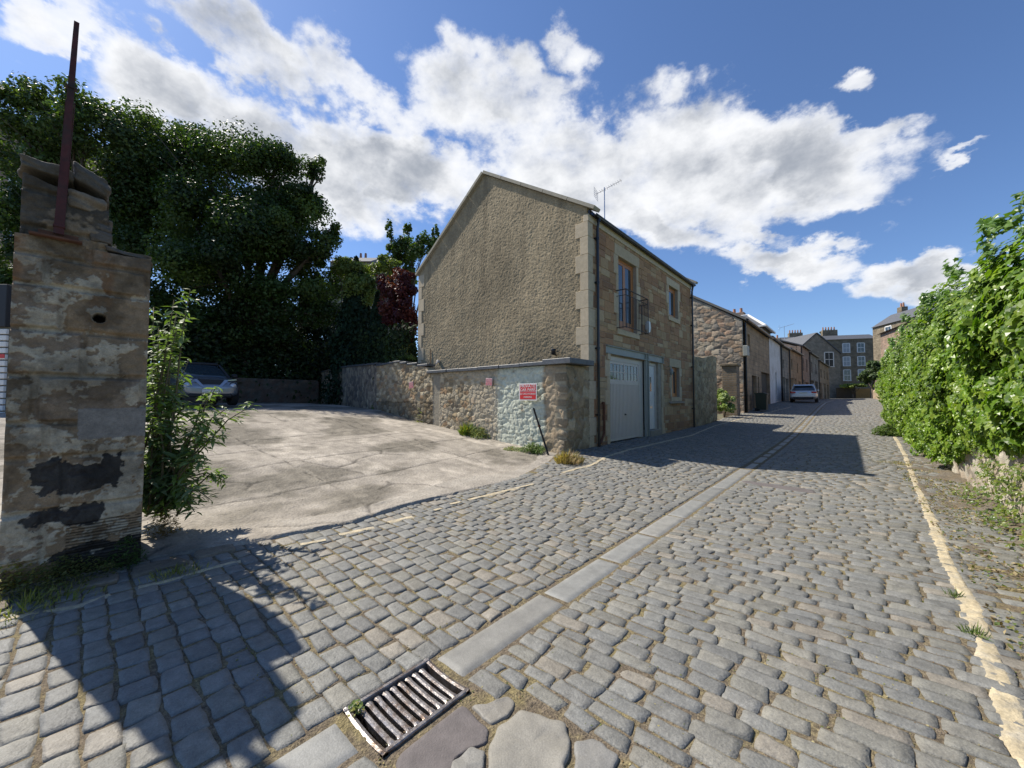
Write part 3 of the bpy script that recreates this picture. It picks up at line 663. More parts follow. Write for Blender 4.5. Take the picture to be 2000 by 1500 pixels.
# ------------------------------------------------------------------ the mews house
HX = -4.93; HU0, HU1 = 8.46, 16.75; HXB = -12.2; EZ = 6.13; AX = -8.68; AZ = 8.64
house = empty('mews_house', (-8.5, 12.5, .2), label='two-storey mews house with roughcast gable, pink stone front, grey garage door and small balcony', cat='house')
def hp(o): return place(o, house)
def harl(S, Z):
    h = .004*(fbm(S*16, Z*16, 4, 3)-.5)*2+.008*(vn(S*30, Z*26, 5)-.5)+.012*(vn(S*52, Z*48, 6)-.5)+.03*(fbm(S*.9, Z*.9, 3, 9)-.5)
    g = fbm(S*.7, Z*.7, 4, 12); f_ = vn(S*60, Z*60, 8)
    c = np.array([.345, .278, .178])*(.62+.62*g+.30*(fbm(S*7, Z*2, 3, 2)-.5)+.20*(f_-.5))[..., None]
    st = sstep(.60, .75, fbm(S*3.1, Z*.35, 3, 44))*sstep(3, 7, Z); c = c*(1-.2*st[..., None])
    return h, c
zg = lambda s: float(np.interp(s, [0, 3.52, 7.27], [EZ+.03, AZ-.01, EZ+.165]))
hp(relief('roughcast_gable', (HXB, HU0), (HX-.01, HU0), lambda s: .3, zg, .3, .02, harl, M['stone']))
# squared stone front with openings
OPEN = [(10.12, 11.35, 3.42, 5.52), (14.15, 15.12, 4.44, 5.58), (9.55, 13.06, .2, 2.63), (14.32, 15.16, 1.50, 2.60)]      # balcony door, upper window, garage + door, lower window
SUR = []  # dressed stones (u0,u1,z0,z1)
def margins(o, wl, ll, sill=True, lint=.32, seed=1, steps=(.28, .42)):
    r = random.Random(seed); u0, u1, z0, z1 = o; out = []
    for side in (0, 1):
        z = z0; k = side
        while z < z1-.05:
            h = min(r.uniform(*steps), z1-z); 
            if z1-z-h < .12: h = z1-z
            ww = wl if k % 2 else ll; k += 1
            out.append((u0-ww, u0, z, z+h) if side == 0 else (u1, u1+ww, z, z+h)); z += h
    if lint: out.append((u0-wl*.8, u1+wl*.8, z1, z1+lint))
    if sill: out.append((u0-.12, u1+.12, z0-.16, z0))
    return out
SURG = [margins(OPEN[0], .28, .14, True, .33, 1, (.4, .6)), margins(OPEN[1], .26, .14, True, .27, 2, (.3, .45)), margins(OPEN[3], .24, .13, True, .30, 3, (.3, .45))]
mg = margins((9.55, 13.3, .05, 2.66), .26, .16, False, 0, 4, (.35, .6)); SURG += [[q for q in mg if q[1] < 10], [q for q in mg if q[1] > 10]]
SUR = [q for g_ in SURG for q in g_]
BEAM = (9.36, 13.52, 2.66, 2.88)
QU = []; z = .05; k = 0
while z < EZ-.18:
    h = min(.46, EZ-.18-z); ww = .34 if k % 2 else .22; QU.append((HU0, HU0+ww, z, z+h)); z += h; k += 1
QU.append((HU0, HU1, EZ-.18, EZ+.0))
blocked = SUR+QU+[BEAM, (13.06, 13.3, .05, 2.66)]+[(a, b, c, d) for a, b, c, d in OPEN]
def front_blocks():
    mb = MB(); r = random.Random(12)
    FP = [(.44, .25, .135), (.46, .28, .155), (.49, .335, .19), (.38, .215, .12), (.52, .385, .235), (.45, .275, .15), (.42, .25, .135), (.34, .20, .12)]
    rects = []; z = .02; lv = 0
    while z < EZ-.2:
        H = r.uniform(.26, .33); u = HU0-r.random()*.2
        while u < HU1:
            l = r.uniform(.28, .62)
            q = r.random()
            if q < .42: rects.append((u, u+l, z, z+H))
            elif q < .8:
                s = r.uniform(.4, .6); rects += [(u, u+l, z, z+H*s), (u, u+l, z+H*s, z+H)]
            else:
                s = r.uniform(.35, .65); rects += [(u, u+l*s, z, z+H*.34), (u+l*s, u+l, z, z+H*.34), (u, u+l, z+H*.34, z+H)]
            u += l
        z += H
    out = []
    for rc in rects:
        ps = [(max(rc[0], HU0), min(rc[1], HU1), rc[2], min(rc[3], EZ-.18))]
        for bl in blocked:
            nps = []
            for p in ps:
                if p[1] <= bl[0] or p[0] >= bl[1] or p[3] <= bl[2] or p[2] >= bl[3]: nps.append(p); continue
                if p[0] < bl[0]: nps.append((p[0], bl[0], p[2], p[3]))
                if p[1] > bl[1]: nps.append((bl[1], p[1], p[2], p[3]))
                a, b = max(p[0], bl[0]), min(p[1], bl[1])
                if p[2] < bl[2]: nps.append((a, b, p[2], bl[2]))
                if p[3] > bl[3]: nps.append((a, b, bl[3], p[3]))
            ps = nps
        out += [(p, rc) for p in ps if p[1]-p[0] > .02 and p[3]-p[2] > .02]
    for p, rc in out:
        c = r.choice(FP); k = r.uniform(.76, 1.02); mb.col = tuple(x*k for x in c)
        d = r.uniform(0, .012); g = .005
        mb.box(HX-.03, HX+.004+d, p[0]+g, p[1]-g, p[2]+g, p[3]-g, .009)
    return mb
hp(front_blocks().build('front_wall', M['ashlar'], colattr=True))
r = random.Random(9)
for grp in SURG:
  mb = MB()
  for rc in grp:
    c = r.choice([(.54, .43, .29), (.49, .39, .26), (.56, .46, .32)]); mb.col = c
    mb.box(HX-.14, HX+.018+(.03 if rc[3]-rc[2] < .2 else 0), rc[0]+.003, rc[1]-.003, rc[2]+.003, rc[3]-.003, .006)
  hp(mb.build('dressed_surround', M['ashlar'], colattr=True))
mb = MB()
for i, rc in enumerate(QU):
    mb.col = r.choice([(.52, .43, .30), (.48, .40, .28), (.54, .455, .33)])
    if i < len(QU)-1:
        gw = .36 if i % 2 == 0 else .22
        mb.box(HX-gw, HX+.018, HU0-.022, rc[1], rc[2]+.003, rc[3]-.003, .006)
    else:
        u = HU0-.02
        while u < HU1: l = r.uniform(.6, .95); mb.box(HX-.12, HX+.03, u, min(u+l, HU1)-.006, rc[2]+.003, rc[3], .006); u += l
hp(mb.build('quoins', M['ashlar'], colattr=True)); mb = MB(); mb.col = (.50, .42, .30)
z = 2.4; k = 0
while z < EZ-.1:   # quoins of the far gable corner
    h = .46; gw = .34 if k % 2 else .2; mb.box(HXB-.018, HXB+gw, HU0-.022, HU0+.2, z+.003, min(z+h, EZ)-.003, .006); z += h; k += 1
hp(mb.build('quoins', M['ashlar'], colattr=True))
# mortar backing with real openings, plus plain side and rear walls
mb = MB()
cu = sorted({HU0+.05, HU1}|{o[0] for o in OPEN}|{o[1] for o in OPEN}|{13.3}); cz = sorted({0.0, EZ}|{o[2] for o in OPEN}|{o[3] for o in OPEN})
for a, b in zip(cu, cu[1:]):
    for c, d in zip(cz, cz[1:]):
        m1, m2 = (a+b)/2, (c+d)/2
        if not any(o[0] < m1 < o[1] and o[2] < m2 < o[3] for o in OPEN): mb.box(HX-.26, HX-.004, a, b, c, d)
hp(mb.build('wall_core', mat('mortar', (.34, .30, .24), var=.2)))
mb = MB(); mb.box(HXB, HXB+.25, HU0+.3, HU1, 0, EZ); mb.prism([(HXB+.25, 0), (HX-.27, 0), (HX-.27, EZ), (AX, AZ-.05), (HXB+.25, EZ)], 'y', HU1-.25, HU1)
hp(mb.build('rear_walls', M['fs_brown']))
mb = MB(); mb.box(HXB+.3, HX-.9, HU0+.35, HU1-.3, .1, 5.9)
hp(mb.build('interior', mat('dark_interior', (.03, .03, .03), var=0, bump=0)))
# roof: two slate slopes, coping on both gables
def slope_boxes(mb, x0, z0, x1, z1, y0, y1, th):
    L_ = math.hypot(x1-x0, z1-z0); nx_, nz_ = -(z1-z0)/L_*th, (x1-x0)/L_*th
    if nz_ < 0: nx_, nz_ = -nx_, -nz_
    mb.prism([(x0, z0), (x1, z1), (x1+nx_, z1+nz_), (x0+nx_, z0+nz_)], 'y', y0, y1)
mb = MB(); n = 14
for sx0, sz0, sx1, sz1 in ((HX+.16, EZ-.06, AX, AZ), (HXB-.16, EZ-.06, AX, AZ)):
    for i in range(n):
        a, b = i/n, (i+1.05)/n; b = min(b, 1)
        slope_boxes(mb, sx0+(sx1-sx0)*a, sz0+(sz1-sz0)*a+.018, sx0+(sx1-sx0)*b, sz0+(sz1-sz0)*b, HU0+.21, HU1-.05, .03)
hp(mb.build('slate_roof', M['slate']))
mb = MB(); mb.col = (.36, .33, .26); xs = [HX+.20, AX]; 
for (x0, z0, x1, z1) in ((HX+.22, EZ+.03, AX, AZ), (HXB-.10, EZ-.03, AX-.0, AZ)):
    for k in range(5):
        a, b = k/5+.002, (k+1)/5-.002 if k < 4 else 1; slope_boxes(mb, x0+(x1-x0)*a, z0+(z1-z0)*a, x0+(x1-x0)*b, z0+(z1-z0)*b, HU0-.10, HU0+.20, .085)
hp(mb.build('gable_coping', M['ashlar'], colattr=True)); mb = MB(); mb.col = (.36, .33, .26)
slope_boxes(mb, HX+.22, EZ+.03, AX, AZ, HU1-.1, HU1+.12, .08)
hp(mb.build('gable_coping', M['ashlar'], colattr=True))
# gutter and downpipes
mb = MB(); 
gp = [(HX+.12+.065*math.cos(t), EZ+.02+.065*math.sin(t)) for t in np.linspace(math.pi, 2*math.pi, 9)]
gq = [(HX+.12+.055*math.cos(t), EZ+.02+.055*math.sin(t)) for t in np.linspace(2*math.pi, math.pi, 9)]
mb.prism(gp+gq, 'y', HU0+.12, HU1+.10)
mb.box(HX+.005, HX+.05, HU0+.02, HU1, EZ+.0, EZ+.10)
hp(mb.build('gutter', M['black']))
def downpipe(u, zb):
    mb = MB(); x = HX+.085
    mb.tube([(HX+.12, u, EZ-.02), (HX+.12, u, EZ-.12), (x, u, EZ-.30), (x, u, zb)], .036, 10)
    mb.tube([(HX+.12, u, EZ-.03), (HX+.12, u, EZ-.12)], .05, 10)
    for zz in (1.0, 2.7, 4.4, 5.55):
        mb.tube([(x, u, zz), (x, u, zz+.06)], .046, 10); mb.box(HX, x-.02, u-.06, u+.06, zz+.01, zz+.05)
    hp(mb.build('downpipe', M['black'], smooth=False))
downpipe(8.80, .2); downpipe(16.62, .18)
mb = MB(); mb.tube([(HX+.05, 9.12, 1.35), (HX+.06, 9.12, 1.28), (HX+.06, 9.12, .62), (HX+.07, 9.05, .48), (HX+.085, 8.86, .30)], .03, 8); mb.tube([(HX-.01, 9.12, 1.33), (HX+.05, 9.12, 1.33)], .034, 8)
hp(mb.build('waste_pipe', M['rustb']))
# steel lintel beam and post
mb = MB(); b = BEAM
mb.box(HX-.1, HX+.005, b[0], b[1], b[2], b[3]); mb.box(HX-.1, HX+.055, b[0], b[1], b[3]-.015, b[3]+.0); mb.box(HX-.1, HX+.055, b[0], b[1], b[2], b[2]+.015)
for u in (11.93, 12.12, 13.45): mb.box(HX, HX+.05, u, u+.012, b[2]+.015, b[3]-.015)
hp(mb.build('steel_beam', M['steelb']))
mb = MB(); mb.box(HX-.03, HX+.055, 11.92, 11.935, .24, 2.66); mb.box(HX-.03, HX+.055, 12.13, 12.145, .24, 2.66); mb.box(HX-.005, HX+.008, 11.935, 12.13, .24, 2.66)
hp(mb.build('steel_post', M['steelb']))
# garage door
GX = HX-.10
gd = MB(); gd.box(GX-.03, GX+.03, 9.55, 9.66, .24, 2.64); gd.box(GX-.03, GX+.03, 11.62, 11.92, .24, 2.64); gd.box(GX-.03, GX+.03, 9.66, 11.62, 2.50, 2.64)
gdo = hp(gd.build('garage_door_frame', M['greyw']))
g = MB(); u = 9.68
while u < 11.56: g.box(GX-.01, GX+.030, u, u+.056, .26, 1.86, .003); u += .088
g.box(GX-.02, GX+.004, 9.67, 11.61, .26, 2.5)
g.box(GX, GX+.024, 9.67, 11.61, 1.86, 1.98); g.box(GX, GX+.024, 9.67, 11.61, 2.42, 2.49); 
for a in (9.67, 10.58, 11.53): g.box(GX, GX+.0235, a, a+.08, 1.98, 2.42)
g.box(GX, GX+.026, 9.68, 11.6, .26, .33)
gdoor = hp(g.build('garage_door', M['greyw']))
for (a, b) in ((9.75, 10.58), (10.66, 11.53)):
    q = MB(); q.box(GX+.005, GX+.009, a, b, 1.98, 2.42); pane = q.build('pane', M['glass']); hp(pane); pane.parent = gdoor; pane.matrix_parent_inverse = Matrix.Identity(4)
    q = MB()
    for k in range(1, 4): t = a+(b-a)*k/4; q.box(GX+.009, GX+.020, t-.012, t+.012, 1.98, 2.42)
    q.box(GX+.009, GX+.0215, a, b, 2.185, 2.21); ba = q.build('glazing_bars', M['greyw']); ba.parent = gdoor
q = MB(); q.lathe([(0, .05), (.018, .05), (.022, .02), (.03, .02), (.03, 0)], (GX+.016, 10.62, .98), 'x', 12); q.box(GX+.05, GX+.062, 10.57, 10.67, .965, .985, .004); kn = q.build('handle', M['black']); kn.parent = gdoor
# front door
d = MB(); d.box(GX-.03, GX+.02, 12.16, 12.30, .42, 2.64); d.box(GX-.03, GX+.02, 12.96, 13.06, .42, 2.64); d.box(GX-.03, GX+.02, 12.30, 12.96, 2.54, 2.64); hp(d.build('door_frame', M['greyw']))
d = MB(); d.box(GX-.04, GX-.005, 12.31, 12.95, .43, 2.53, .003); d.box(GX-.005, GX+.003, 12.41, 12.85, .55, 1.3, .004); door = hp(d.build('front_door', M['white']))
d = MB(); d.box(GX-.004, GX+.004, 12.58, 12.68, 1.68, 2.16, .002); x = d.build('door_light', M['glass']); x.parent = door
d = MB(); d.box(GX-.003, GX+.008, 12.52, 12.76, 1.12, 1.19, .003); x = d.build('letter_box', M['alloy']); x.parent = door
d = MB(); d.tube([(GX, 12.37, 1.38), (GX+.045, 12.37, 1.38), (GX+.045, 12.48, 1.38)], .011, 8); x = d.build('handle', M['alloy']); x.parent = door
d = MB(); d.col = (.3, .27, .22); d.box(HX-.25, HX+.10, 12.16, 13.1, .2, .42, .01); hp(d.build('door_step', M['ashlar'], colattr=True))
d = MB(); d.box(HX-.26, GX+.0, 9.5, 13.3, 2.64, 2.70); hp(d.build('soffit', M['greyw']))
def window(o, sashes, name='window', blind=False, rec=.10):
    u0, u1, z0, z1 = o; x = HX-rec
    wd = MB(); wd.box(x-.05, x, u0, u0+.055, z0, z1, .004); wd.box(x-.05, x, u1-.055, u1, z0, z1, .004); wd.box(x-.05, x, u0+.055, u1-.055, z1-.06, z1, .004); wd.box(x-.05, x+.01, u0+.055, u1-.055, z0, z0+.06, .004)
    fr = hp(wd.build(name, M['wood'])); s = MB(); n = sashes; a, b = u0+.06, u1-.06
    for k in range(n):
        p, q = a+(b-a)*k/n, a+(b-a)*(k+1)/n
        s.box(x-.04, x-.008, p+.002, p+.075, z0+.06, z1-.06, .004); s.box(x-.04, x-.008, q-.075, q-.002, z0+.06, z1-.06, .004); s.box(x-.04, x-.008, p+.075, q-.075, z1-.14, z1-.06, .004); s.box(x-.04, x-.008, p+.075, q-.075, z0+.06, z0+(.30 if z1-z0 > 1.8 else .14), .004)
        g_ = MB(); g_.box(x-.028, x-.022, p+.075, q-.075, z0+(.3 if z1-z0 > 1.8 else .14), z1-.14); po = g_.build('pane', M['glass']); po.parent = fr
    so = s.build('sash', M['wood']); so.parent = fr
    if blind: bl = MB(); bl.box(x-.10, x-.095, u0+.06, u1-.06, z0+.1, z1-.1); bo = bl.build('blind', M['curtain']); bo.parent = fr
    return fr
for oo in OPEN: pass
window(OPEN[0], 2, 'balcony_door'); window(OPEN[1], 1, blind=True); window(OPEN[3], 2)
# sloping sills
mb = MB(); mb.col = (.34, .29, .23); mb.box(HX-.08, HX+.09, 13.98, 15.50, 1.26, 1.335, .01); hp(mb.build('window_sill', M['ashlar'], colattr=True))
# balcony
mb = MB(); bx = HX+.30; b0, b1, zb_, zt_ = 9.98, 11.50, 3.40, 4.48
for zz in (zb_+.03, zt_): mb.tube([(HX, b0, zz), (bx, b0, zz), (bx, b1, zz), (HX, b1, zz)], .016 if zz > 4 else .012, 6)
mb.tube([(HX, b0, zt_-.16), (bx, b0, zt_-.16), (bx, b1, zt_-.16), (HX, b1, zt_-.16)], .010, 6)
k = 0
while b0+.1*k <= b1+.01: mb.tube([(bx, b0+.1*k, zb_), (bx, b0+.1*k, zt_-.16)], .0075, 5); k += 1
for u in (b0, b1):
    for x in (HX+.1, HX+.2): mb.tube([(x, u, zb_), (x, u, zt_-.16)], .0075, 5)
    mb.tube([(bx, u, zb_), (bx, u, zt_+.01)], .015, 6)
hp(mb.build('balcony_railing', M['iron']))
mb = MB(); mb.prism([(12.02, 3.66), (12.12, 3.56), (12.24, 3.60), (12.30, 3.74), (12.26, 3.92), (12.10, 3.94), (12.02, 3.86)], 'x', HX+.005, HX+.07)
al = mb.build('alarm_box', M['white']); hp(al)
mb = MB(); mb.tube([(HX, 13.92, 2.55), (HX+.10, 13.92, 2.60), (HX+.14, 13.92, 2.50)], .012, 6); mb.lathe([(.02, .1), (.06, .02), (.065, -.02), (.05, -.12), (.02, -.14)], (HX+.14, 13.92, 2.42), 'z', 10)
hp(mb.build('wall_lantern', M['steelb'], smooth=True))
# tidy box vents, cables and lamps on the gable
mb = MB(); yb = HU0-.02
mb.tube([(-5.90, yb, 2.60), (-5.90, yb-.09, 2.62)], .022, 8); mb.lathe([(.03, -.10), (.055, -.08), (.06, 0), (.075, .05), (.06, .06), (.0, .04)], (-5.90, yb-.13, 2.70), 'z', 14)
hp(mb.build('security_lamp', M['black'], smooth=True))
mb = MB(); mb.box(-10.97, -10.88, yb-.09, yb+.01, 2.70, 2.80, .01); mb.box(-10.95, -10.90, yb-.13, yb-.09, 2.66, 2.72, .005); hp(mb.build('wall_light', M['greyw']))
mb = MB(); mb.tube([(-11.42, yb-.005, 2.45), (-11.42, yb-.005, 3.22)], .012, 6); hp(mb.build('cable_pipe', M['rustb']))

# TV aerial on the roof
def aerial(px, py_top, v, zbase, label, s=1.0, parentless=True, rz=0.5, mastgrid=True):
    rr = (px-1000)/F; Z = -v/(SY-CY*rr); u = SY*rr*Z+CY*Z; zt = EYE+(HY-py_top)/F*Z
    root = empty('television_aerial', (v, u, zbase), label=label, cat='aerial'); h = zt-zbase
    q = MB(); q.tube([(0, 0, 0), (0, 0, h)], .018*s, 6); q.build('mast', M['alloy'], root)
    q = MB(); c, s_ = math.cos(rz), math.sin(rz); Lb = .62*s
    tp = lambda t, w_, z_: (c*t-s_*w_, s_*t+c*w_, h-.08+z_+t*.28)
    q.tube([tp(-Lb*.5, 0, 0), tp(Lb, 0, 0)], .010*s, 5)
    for k in range(10): t = -.15*s+k*(Lb+.15*s)/9.5; q.tube([tp(t, -.11*s, 0), tp(t, .11*s, 0)], .006, 4)
    for z_ in (-.16, -.08, .0, .08, .16): q.tube([tp(-Lb*.5, -.24*s, z_*s), tp(-Lb*.5, .24*s, z_*s)], .006, 4)
    for w_ in (-.2, 0, .2): q.tube([tp(-Lb*.5, w_*s, -.16*s), tp(-Lb*.5, w_*s, .16*s)], .006, 4)
    q.build('yagi', M['alloy'], root)
aerial(1184, 358, -6.5, 7.05, 'silver television aerial standing on the roof of the mews house with the garage', 1.0, rz=.2)

# ------------------------------------------------------------------ signs
def text_mesh(body, size, name, m_, parent, loc, rx=90, sx=1.0):
    c = bpy.data.curves.new(name, 'FONT'); c.body = body; c.size = size; c.align_x = 'CENTER'; c.align_y = 'CENTER'; c.extrude = .0012; c.offset = size*.006
    o = bpy.data.objects.new(name+'_tmp', c); COL.objects.link(o); dg = bpy.context.evaluated_depsgraph_get(); dg.update()
    me = bpy.data.meshes.new_from_object(o.evaluated_get(dg)); bpy.data.objects.remove(o)
    me.materials.clear(); me.materials.append(m_); t = link(name, me, parent); t.location = loc; t.rotation_euler = (R(rx), 0, 0); t.scale = (sx, 1, 1); return t
def sign(px, py, y, wd, ht, label, m_red, m_bg, tilt=0, big=True):
    rr = (px-1000)/F; Z = y/(CY+SY*rr); v = CY*rr*Z-SY*Z; z = EYE+(HY-py)/F*Z
    root = empty('parking_sign', (v, y, z), label=label, cat='sign', group='private parking signs on the wall'); root.rotation_euler = (0, R(tilt), 0)
    q = MB(); q.box(-wd/2, wd/2, -.004, .004, -ht/2, ht/2, .001); q.build('backboard', m_bg, root)
    q = MB(); b = .022*wd/.45
    q.box(-wd/2+b, wd/2-b, -.0065, -.0042, .02*ht, ht/2-b); q.box(-wd/2+b, wd/2-b, -.0065, -.0042, -ht/2+b, -.005*ht); q.build('red_panel', m_red, root)
    f = ht/.45
    text_mesh('PRIVATE', .112*f, 'lettering', m_bg, root, (0, -.0075, .150*f), sx=.92*wd/ht)
    text_mesh('CAR PARK', .100*f, 'lettering', m_bg, root, (0, -.0075, .055*f), sx=.85*wd/ht)
    text_mesh('NO UNAUTHORISED', .052*f, 'lettering', m_bg, root, (0, -.0075, -.055*f), sx=.82*wd/ht)
    text_mesh('PARKING', .060*f, 'lettering', m_bg, root, (0, -.0075, -.140*f), sx=.82*wd/ht)
    return root
sign(1031, 765.5, WU-.10, .56, .42, 'large bright red PRIVATE CAR PARK sign on the greenish whitewashed wall', M['red'], M['white'])
mpw = mat('sign_faded_white', (.66, .52, .50), rough=.5, var=.05)
sign(955, 746, WU-.085, .25, .20, 'small faded pink parking sign on the wall, nearest the big red one', M['pink'], mpw, tilt=4)
sign(803, 752, WU-.085, .25, .22, 'small faded pink parking sign farthest from the street on the rubble wall', M['pink'], mpw, tilt=-6)
# leaning post
a_ = P(1042, 797, 9.15); b_ = P(1072, 892, 8.75)
pr = empty('leaning_post', (b_[0], b_[1], b_[2]), label='thin rusty black metal post leaning beside the wall end', cat='post')
q = MB(); dv = Vector(a_-b_); rot = dv.to_track_quat('Z', 'Y').to_matrix()
q.box(-.028, .028, -.004, .004, -.1, dv.length, .001, rot=rot); q.box(-.028, -.020, -.03, -.004, -.1, dv.length, .001, rot=rot); q.build('angle_iron', M['iron'], pr)
q = MB(); q.box(-.035, .035, -.01, .01, dv.length*.60, dv.length*.64, .002, rot=rot); q.build('bracket', M['rustb'], pr)

# ------------------------------------------------------------------ gate pillar in the foreground
PV = -4.5; PU0, PU1 = -.335, .385
def pil(px, py):
    rr, tt = tan_ray(px, py); Z = -PV/(SY-CY*rr); return SY*rr*Z+CY*Z, EYE+tt*Z
gp_ = empty('gate_pillar', (PV-.3, 0, .05), label='tall crumbling stone gate pillar with peeling limewash beside the car park entrance', cat='gate pillar')
def f_pillar(S, Z):
    # squared courses
    d, idd = courses(S, Z+.05+.012*(fbm(S*5, Z*5, 3, 3)-.5), .20, .40, .28, .6, 17, 4)
    d = d+.012*(fbm(S*14, Z*14, 3, 9)-.5); st = sstep(.006, .03, d)
    n1 = fbm(S*3.2, Z*3.6, 5, 31); n2 = fbm(S*9, Z*10, 4, 32); n3 = fbm(S*22, Z*22, 3, 33); n4 = fbm(S*6, Z*6, 4, 36)
    h = .030*st*(.6+.6*idd)+.035*(n1-.5)+.018*(n2-.5)+.010*(n3-.5)
    c = pal(idd, [(.27, .19, .115), (.24, .175, .11), (.30, .22, .14), (.25, .185, .125)])*(.72+.55*n2)[..., None]
    # rust and brown staining high up under the post
    rs = (sstep(.52, .68, fbm(S*5, Z*1.6, 4, 41))*sstep(1.9, 2.4, Z)*(1-sstep(2.8, 3.0, Z)))[..., None]; c = c*(1-rs*.6)+np.array([.22, .10, .04])*rs*.6
    # lime wash remnants: thicker on joints and in the lower half
    hf = .30*(fbm(S*26, Z*30, 4, 51)-.5)+.16*(fbm(S*70, Z*60, 3, 52)-.5)+.22*(fbm(S*12, Z*15, 3, 54)-.5)
    lw = n4*.55+n1*.45+hf+.06*(1-st)-.045*sstep(1.2, 2.0, Z)+.045*sstep(1.3, .6, Z)
    k = sstep(.50, .535, lw)*(Z > .12+.2*n1); k = (k*(1-.75*sstep(2.35, 2.6, Z)))[..., None]
    c = c*(1-k*.85)+np.array([.47, .40, .29])*(.8+.4*n3[..., None])*k*.85; h = h+.005*k[..., 0]+.05*hf*(1-k[..., 0])*.4
    # black bituminous patches
    for zc, zh, s0, s1 in ((.86, .16, .13, .58), (.56, .10, .1, .50), (.20, .14, .22, .75)):
        bl = sstep(.43, .47, n2*.5+n1*.5+.22*np.exp(-((Z-zc)/zh)**2)-.11)*np.exp(-((Z-zc)/zh)**4)*sstep(s0-.08, s0+.08, S)*(1-sstep(s1-.06, s1+.06, S)); bl = sstep(.40, .48, bl*.80*(.25+1.5*n4)+hf*1.9-.02)[..., None]
        c = c*(1-bl*.92)+np.array([.028, .027, .028])*bl*.92; h = h-.006*bl[..., 0]
    # smooth grey mortar patch
    pk = ((S > .33+.03*n2)*(S < .745)*(Z > 1.11+.04*n2)*(Z < 1.36+.03*n1))
    c = np.where(pk[..., None], np.array([.235, .21, .18])*(.88+.24*n2[..., None]), c); h = np.where(pk, .028+.002*n2, h)
    # combed lower strip
    cb = (Z < .50)*(Z > .08)*(S > .3); gl = .5+.5*np.sin((Z+.01*n2)*2*np.pi/.022); h = h-np.where(cb, .006*gl, 0); c = np.where((cb*(gl > .55)*(n4 > .42))[..., None], c*.35, c)
    soot = sstep(.46, .66, fbm(S*4.5+3, Z*3.2, 5, 71)+hf*.6)[..., None]; c = c*(1-.42*soot)
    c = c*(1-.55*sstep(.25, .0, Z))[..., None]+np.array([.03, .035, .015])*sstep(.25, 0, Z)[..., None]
    # round pipe hole
    uu, zz = pil(194, 622); rr_ = np.hypot(S-(uu-PU0), (Z-zz)*1.0); h = h-.14*(rr_ < .036)+.008*np.exp(-((rr_-.045)/.01)**2); c = np.where((rr_ < .036)[..., None], c*.12, c)
    return h-.01, c
SHO = pil(290, 500)[1]; TOPL = pil(35, 300)[1]; TOPR = pil(205, 352)[1]; UPR = pil(214, 480)[0]
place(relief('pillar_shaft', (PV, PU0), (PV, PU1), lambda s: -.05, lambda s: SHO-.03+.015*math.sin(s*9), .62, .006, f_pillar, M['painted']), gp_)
def f_upper(S, Z):
    h, c = f_pillar(S, Z); n1 = fbm(S*3, Z*3, 4, 91); f3 = fbm(S*5, Z*7, 4, 5)
    h = h+.05*(n1-.5)-.05*sstep(.36, .50, S)*sstep(.4, .6, f3)
    hf = .3*(fbm(S*26, Z*30, 4, 51)-.5); c = np.array([.10, .08, .058])*(.5+1.0*f3)[..., None]+np.array([.16, .115, .07])*sstep(.5, .56, n1+hf)[..., None]; h = h+.06*hf
    return h, c
place(relief('pillar_head', (PV-.02, PU0+.02), (PV-.02, UPR-.01), lambda s: SHO-.04, lambda s: float(np.interp(s, [0, .30, .34, .50, .58], [TOPL-.12, TOPL-.20, TOPL-.26, TOPR-.10, TOPR-.22])), .55, .008, f_upper, M['painted']), gp_)
def rock(mb, c, d, seed, n=16, rot=0):
    """weathered slab: rounded box with noise"""
    r = np.random.default_rng(seed); s = np.linspace(-1, 1, n); fs = []
    vs = {}; V_ = []
    def gid(i, j, k):
        if (i, j, k) not in vs:
            p = np.array([s[i], s[j], s[k]]); q = np.sign(p)*np.abs(p); nr = (np.abs(p)**14).sum()**(1/14); q = p/max(nr, 1e-6)*max(abs(p))
            ph = q*np.array(d)/2; nz = 1+.45*(fbm(np.array([ph[0]*7+seed*3.1+ph[2]*11]), np.array([ph[1]*8+ph[2]*13]), 5, seed)[0]-.5); ph = ph*nz
            x = ph[0]*math.cos(rot)-ph[2]*math.sin(rot)*0; vs[(i, j, k)] = len(V_); V_.append((c[0]+ph[0], c[1]+ph[1], c[2]+ph[2]+rot*ph[1]))
        return vs[(i, j, k)]
    for a in (0, n-1):
        for i in range(n-1):
            for j in range(n-1):
                q1 = [(a, i, j), (a, i+1, j), (a, i+1, j+1), (a, i, j+1)]; fs.append([gid(*t) for t in q1])
                fs.append([gid(t[1], t[0], t[2]) for t in q1]); fs.append([gid(t[1], t[2], t[0]) for t in q1])
    mb.add(V_, fs)
q = MB(); q.col = (.12, .105, .085)
rock(q, (PV-.24, PU0+.13, TOPL-.04), (.50, .27, .085), 3, rot=-.10); rock(q, (PV-.24, PU0+.36, TOPR-.02), (.50, .20, .15), 5, rot=-.50); q.col = (.22, .175, .125)
rock(q, (PV-.24, UPR-.13, TOPR-.22), (.50, .20, .13), 6, rot=-.08); q.col = (.13, .11, .09); rock(q, (PV-.22, UPR-.05, SHO+.17), (.42, .12, .11), 8, rot=.1)
rock(q, (PV-.24, PU1-.13, SHO-.01), (.52, .30, .04), 9, rot=-.05)
rock(q, (PV-.14, UPR-.05, SHO+.08), (.3, .12, .10), 11)
place(q.build('capstones', M['painted'], colattr=True, smooth=True), gp_)
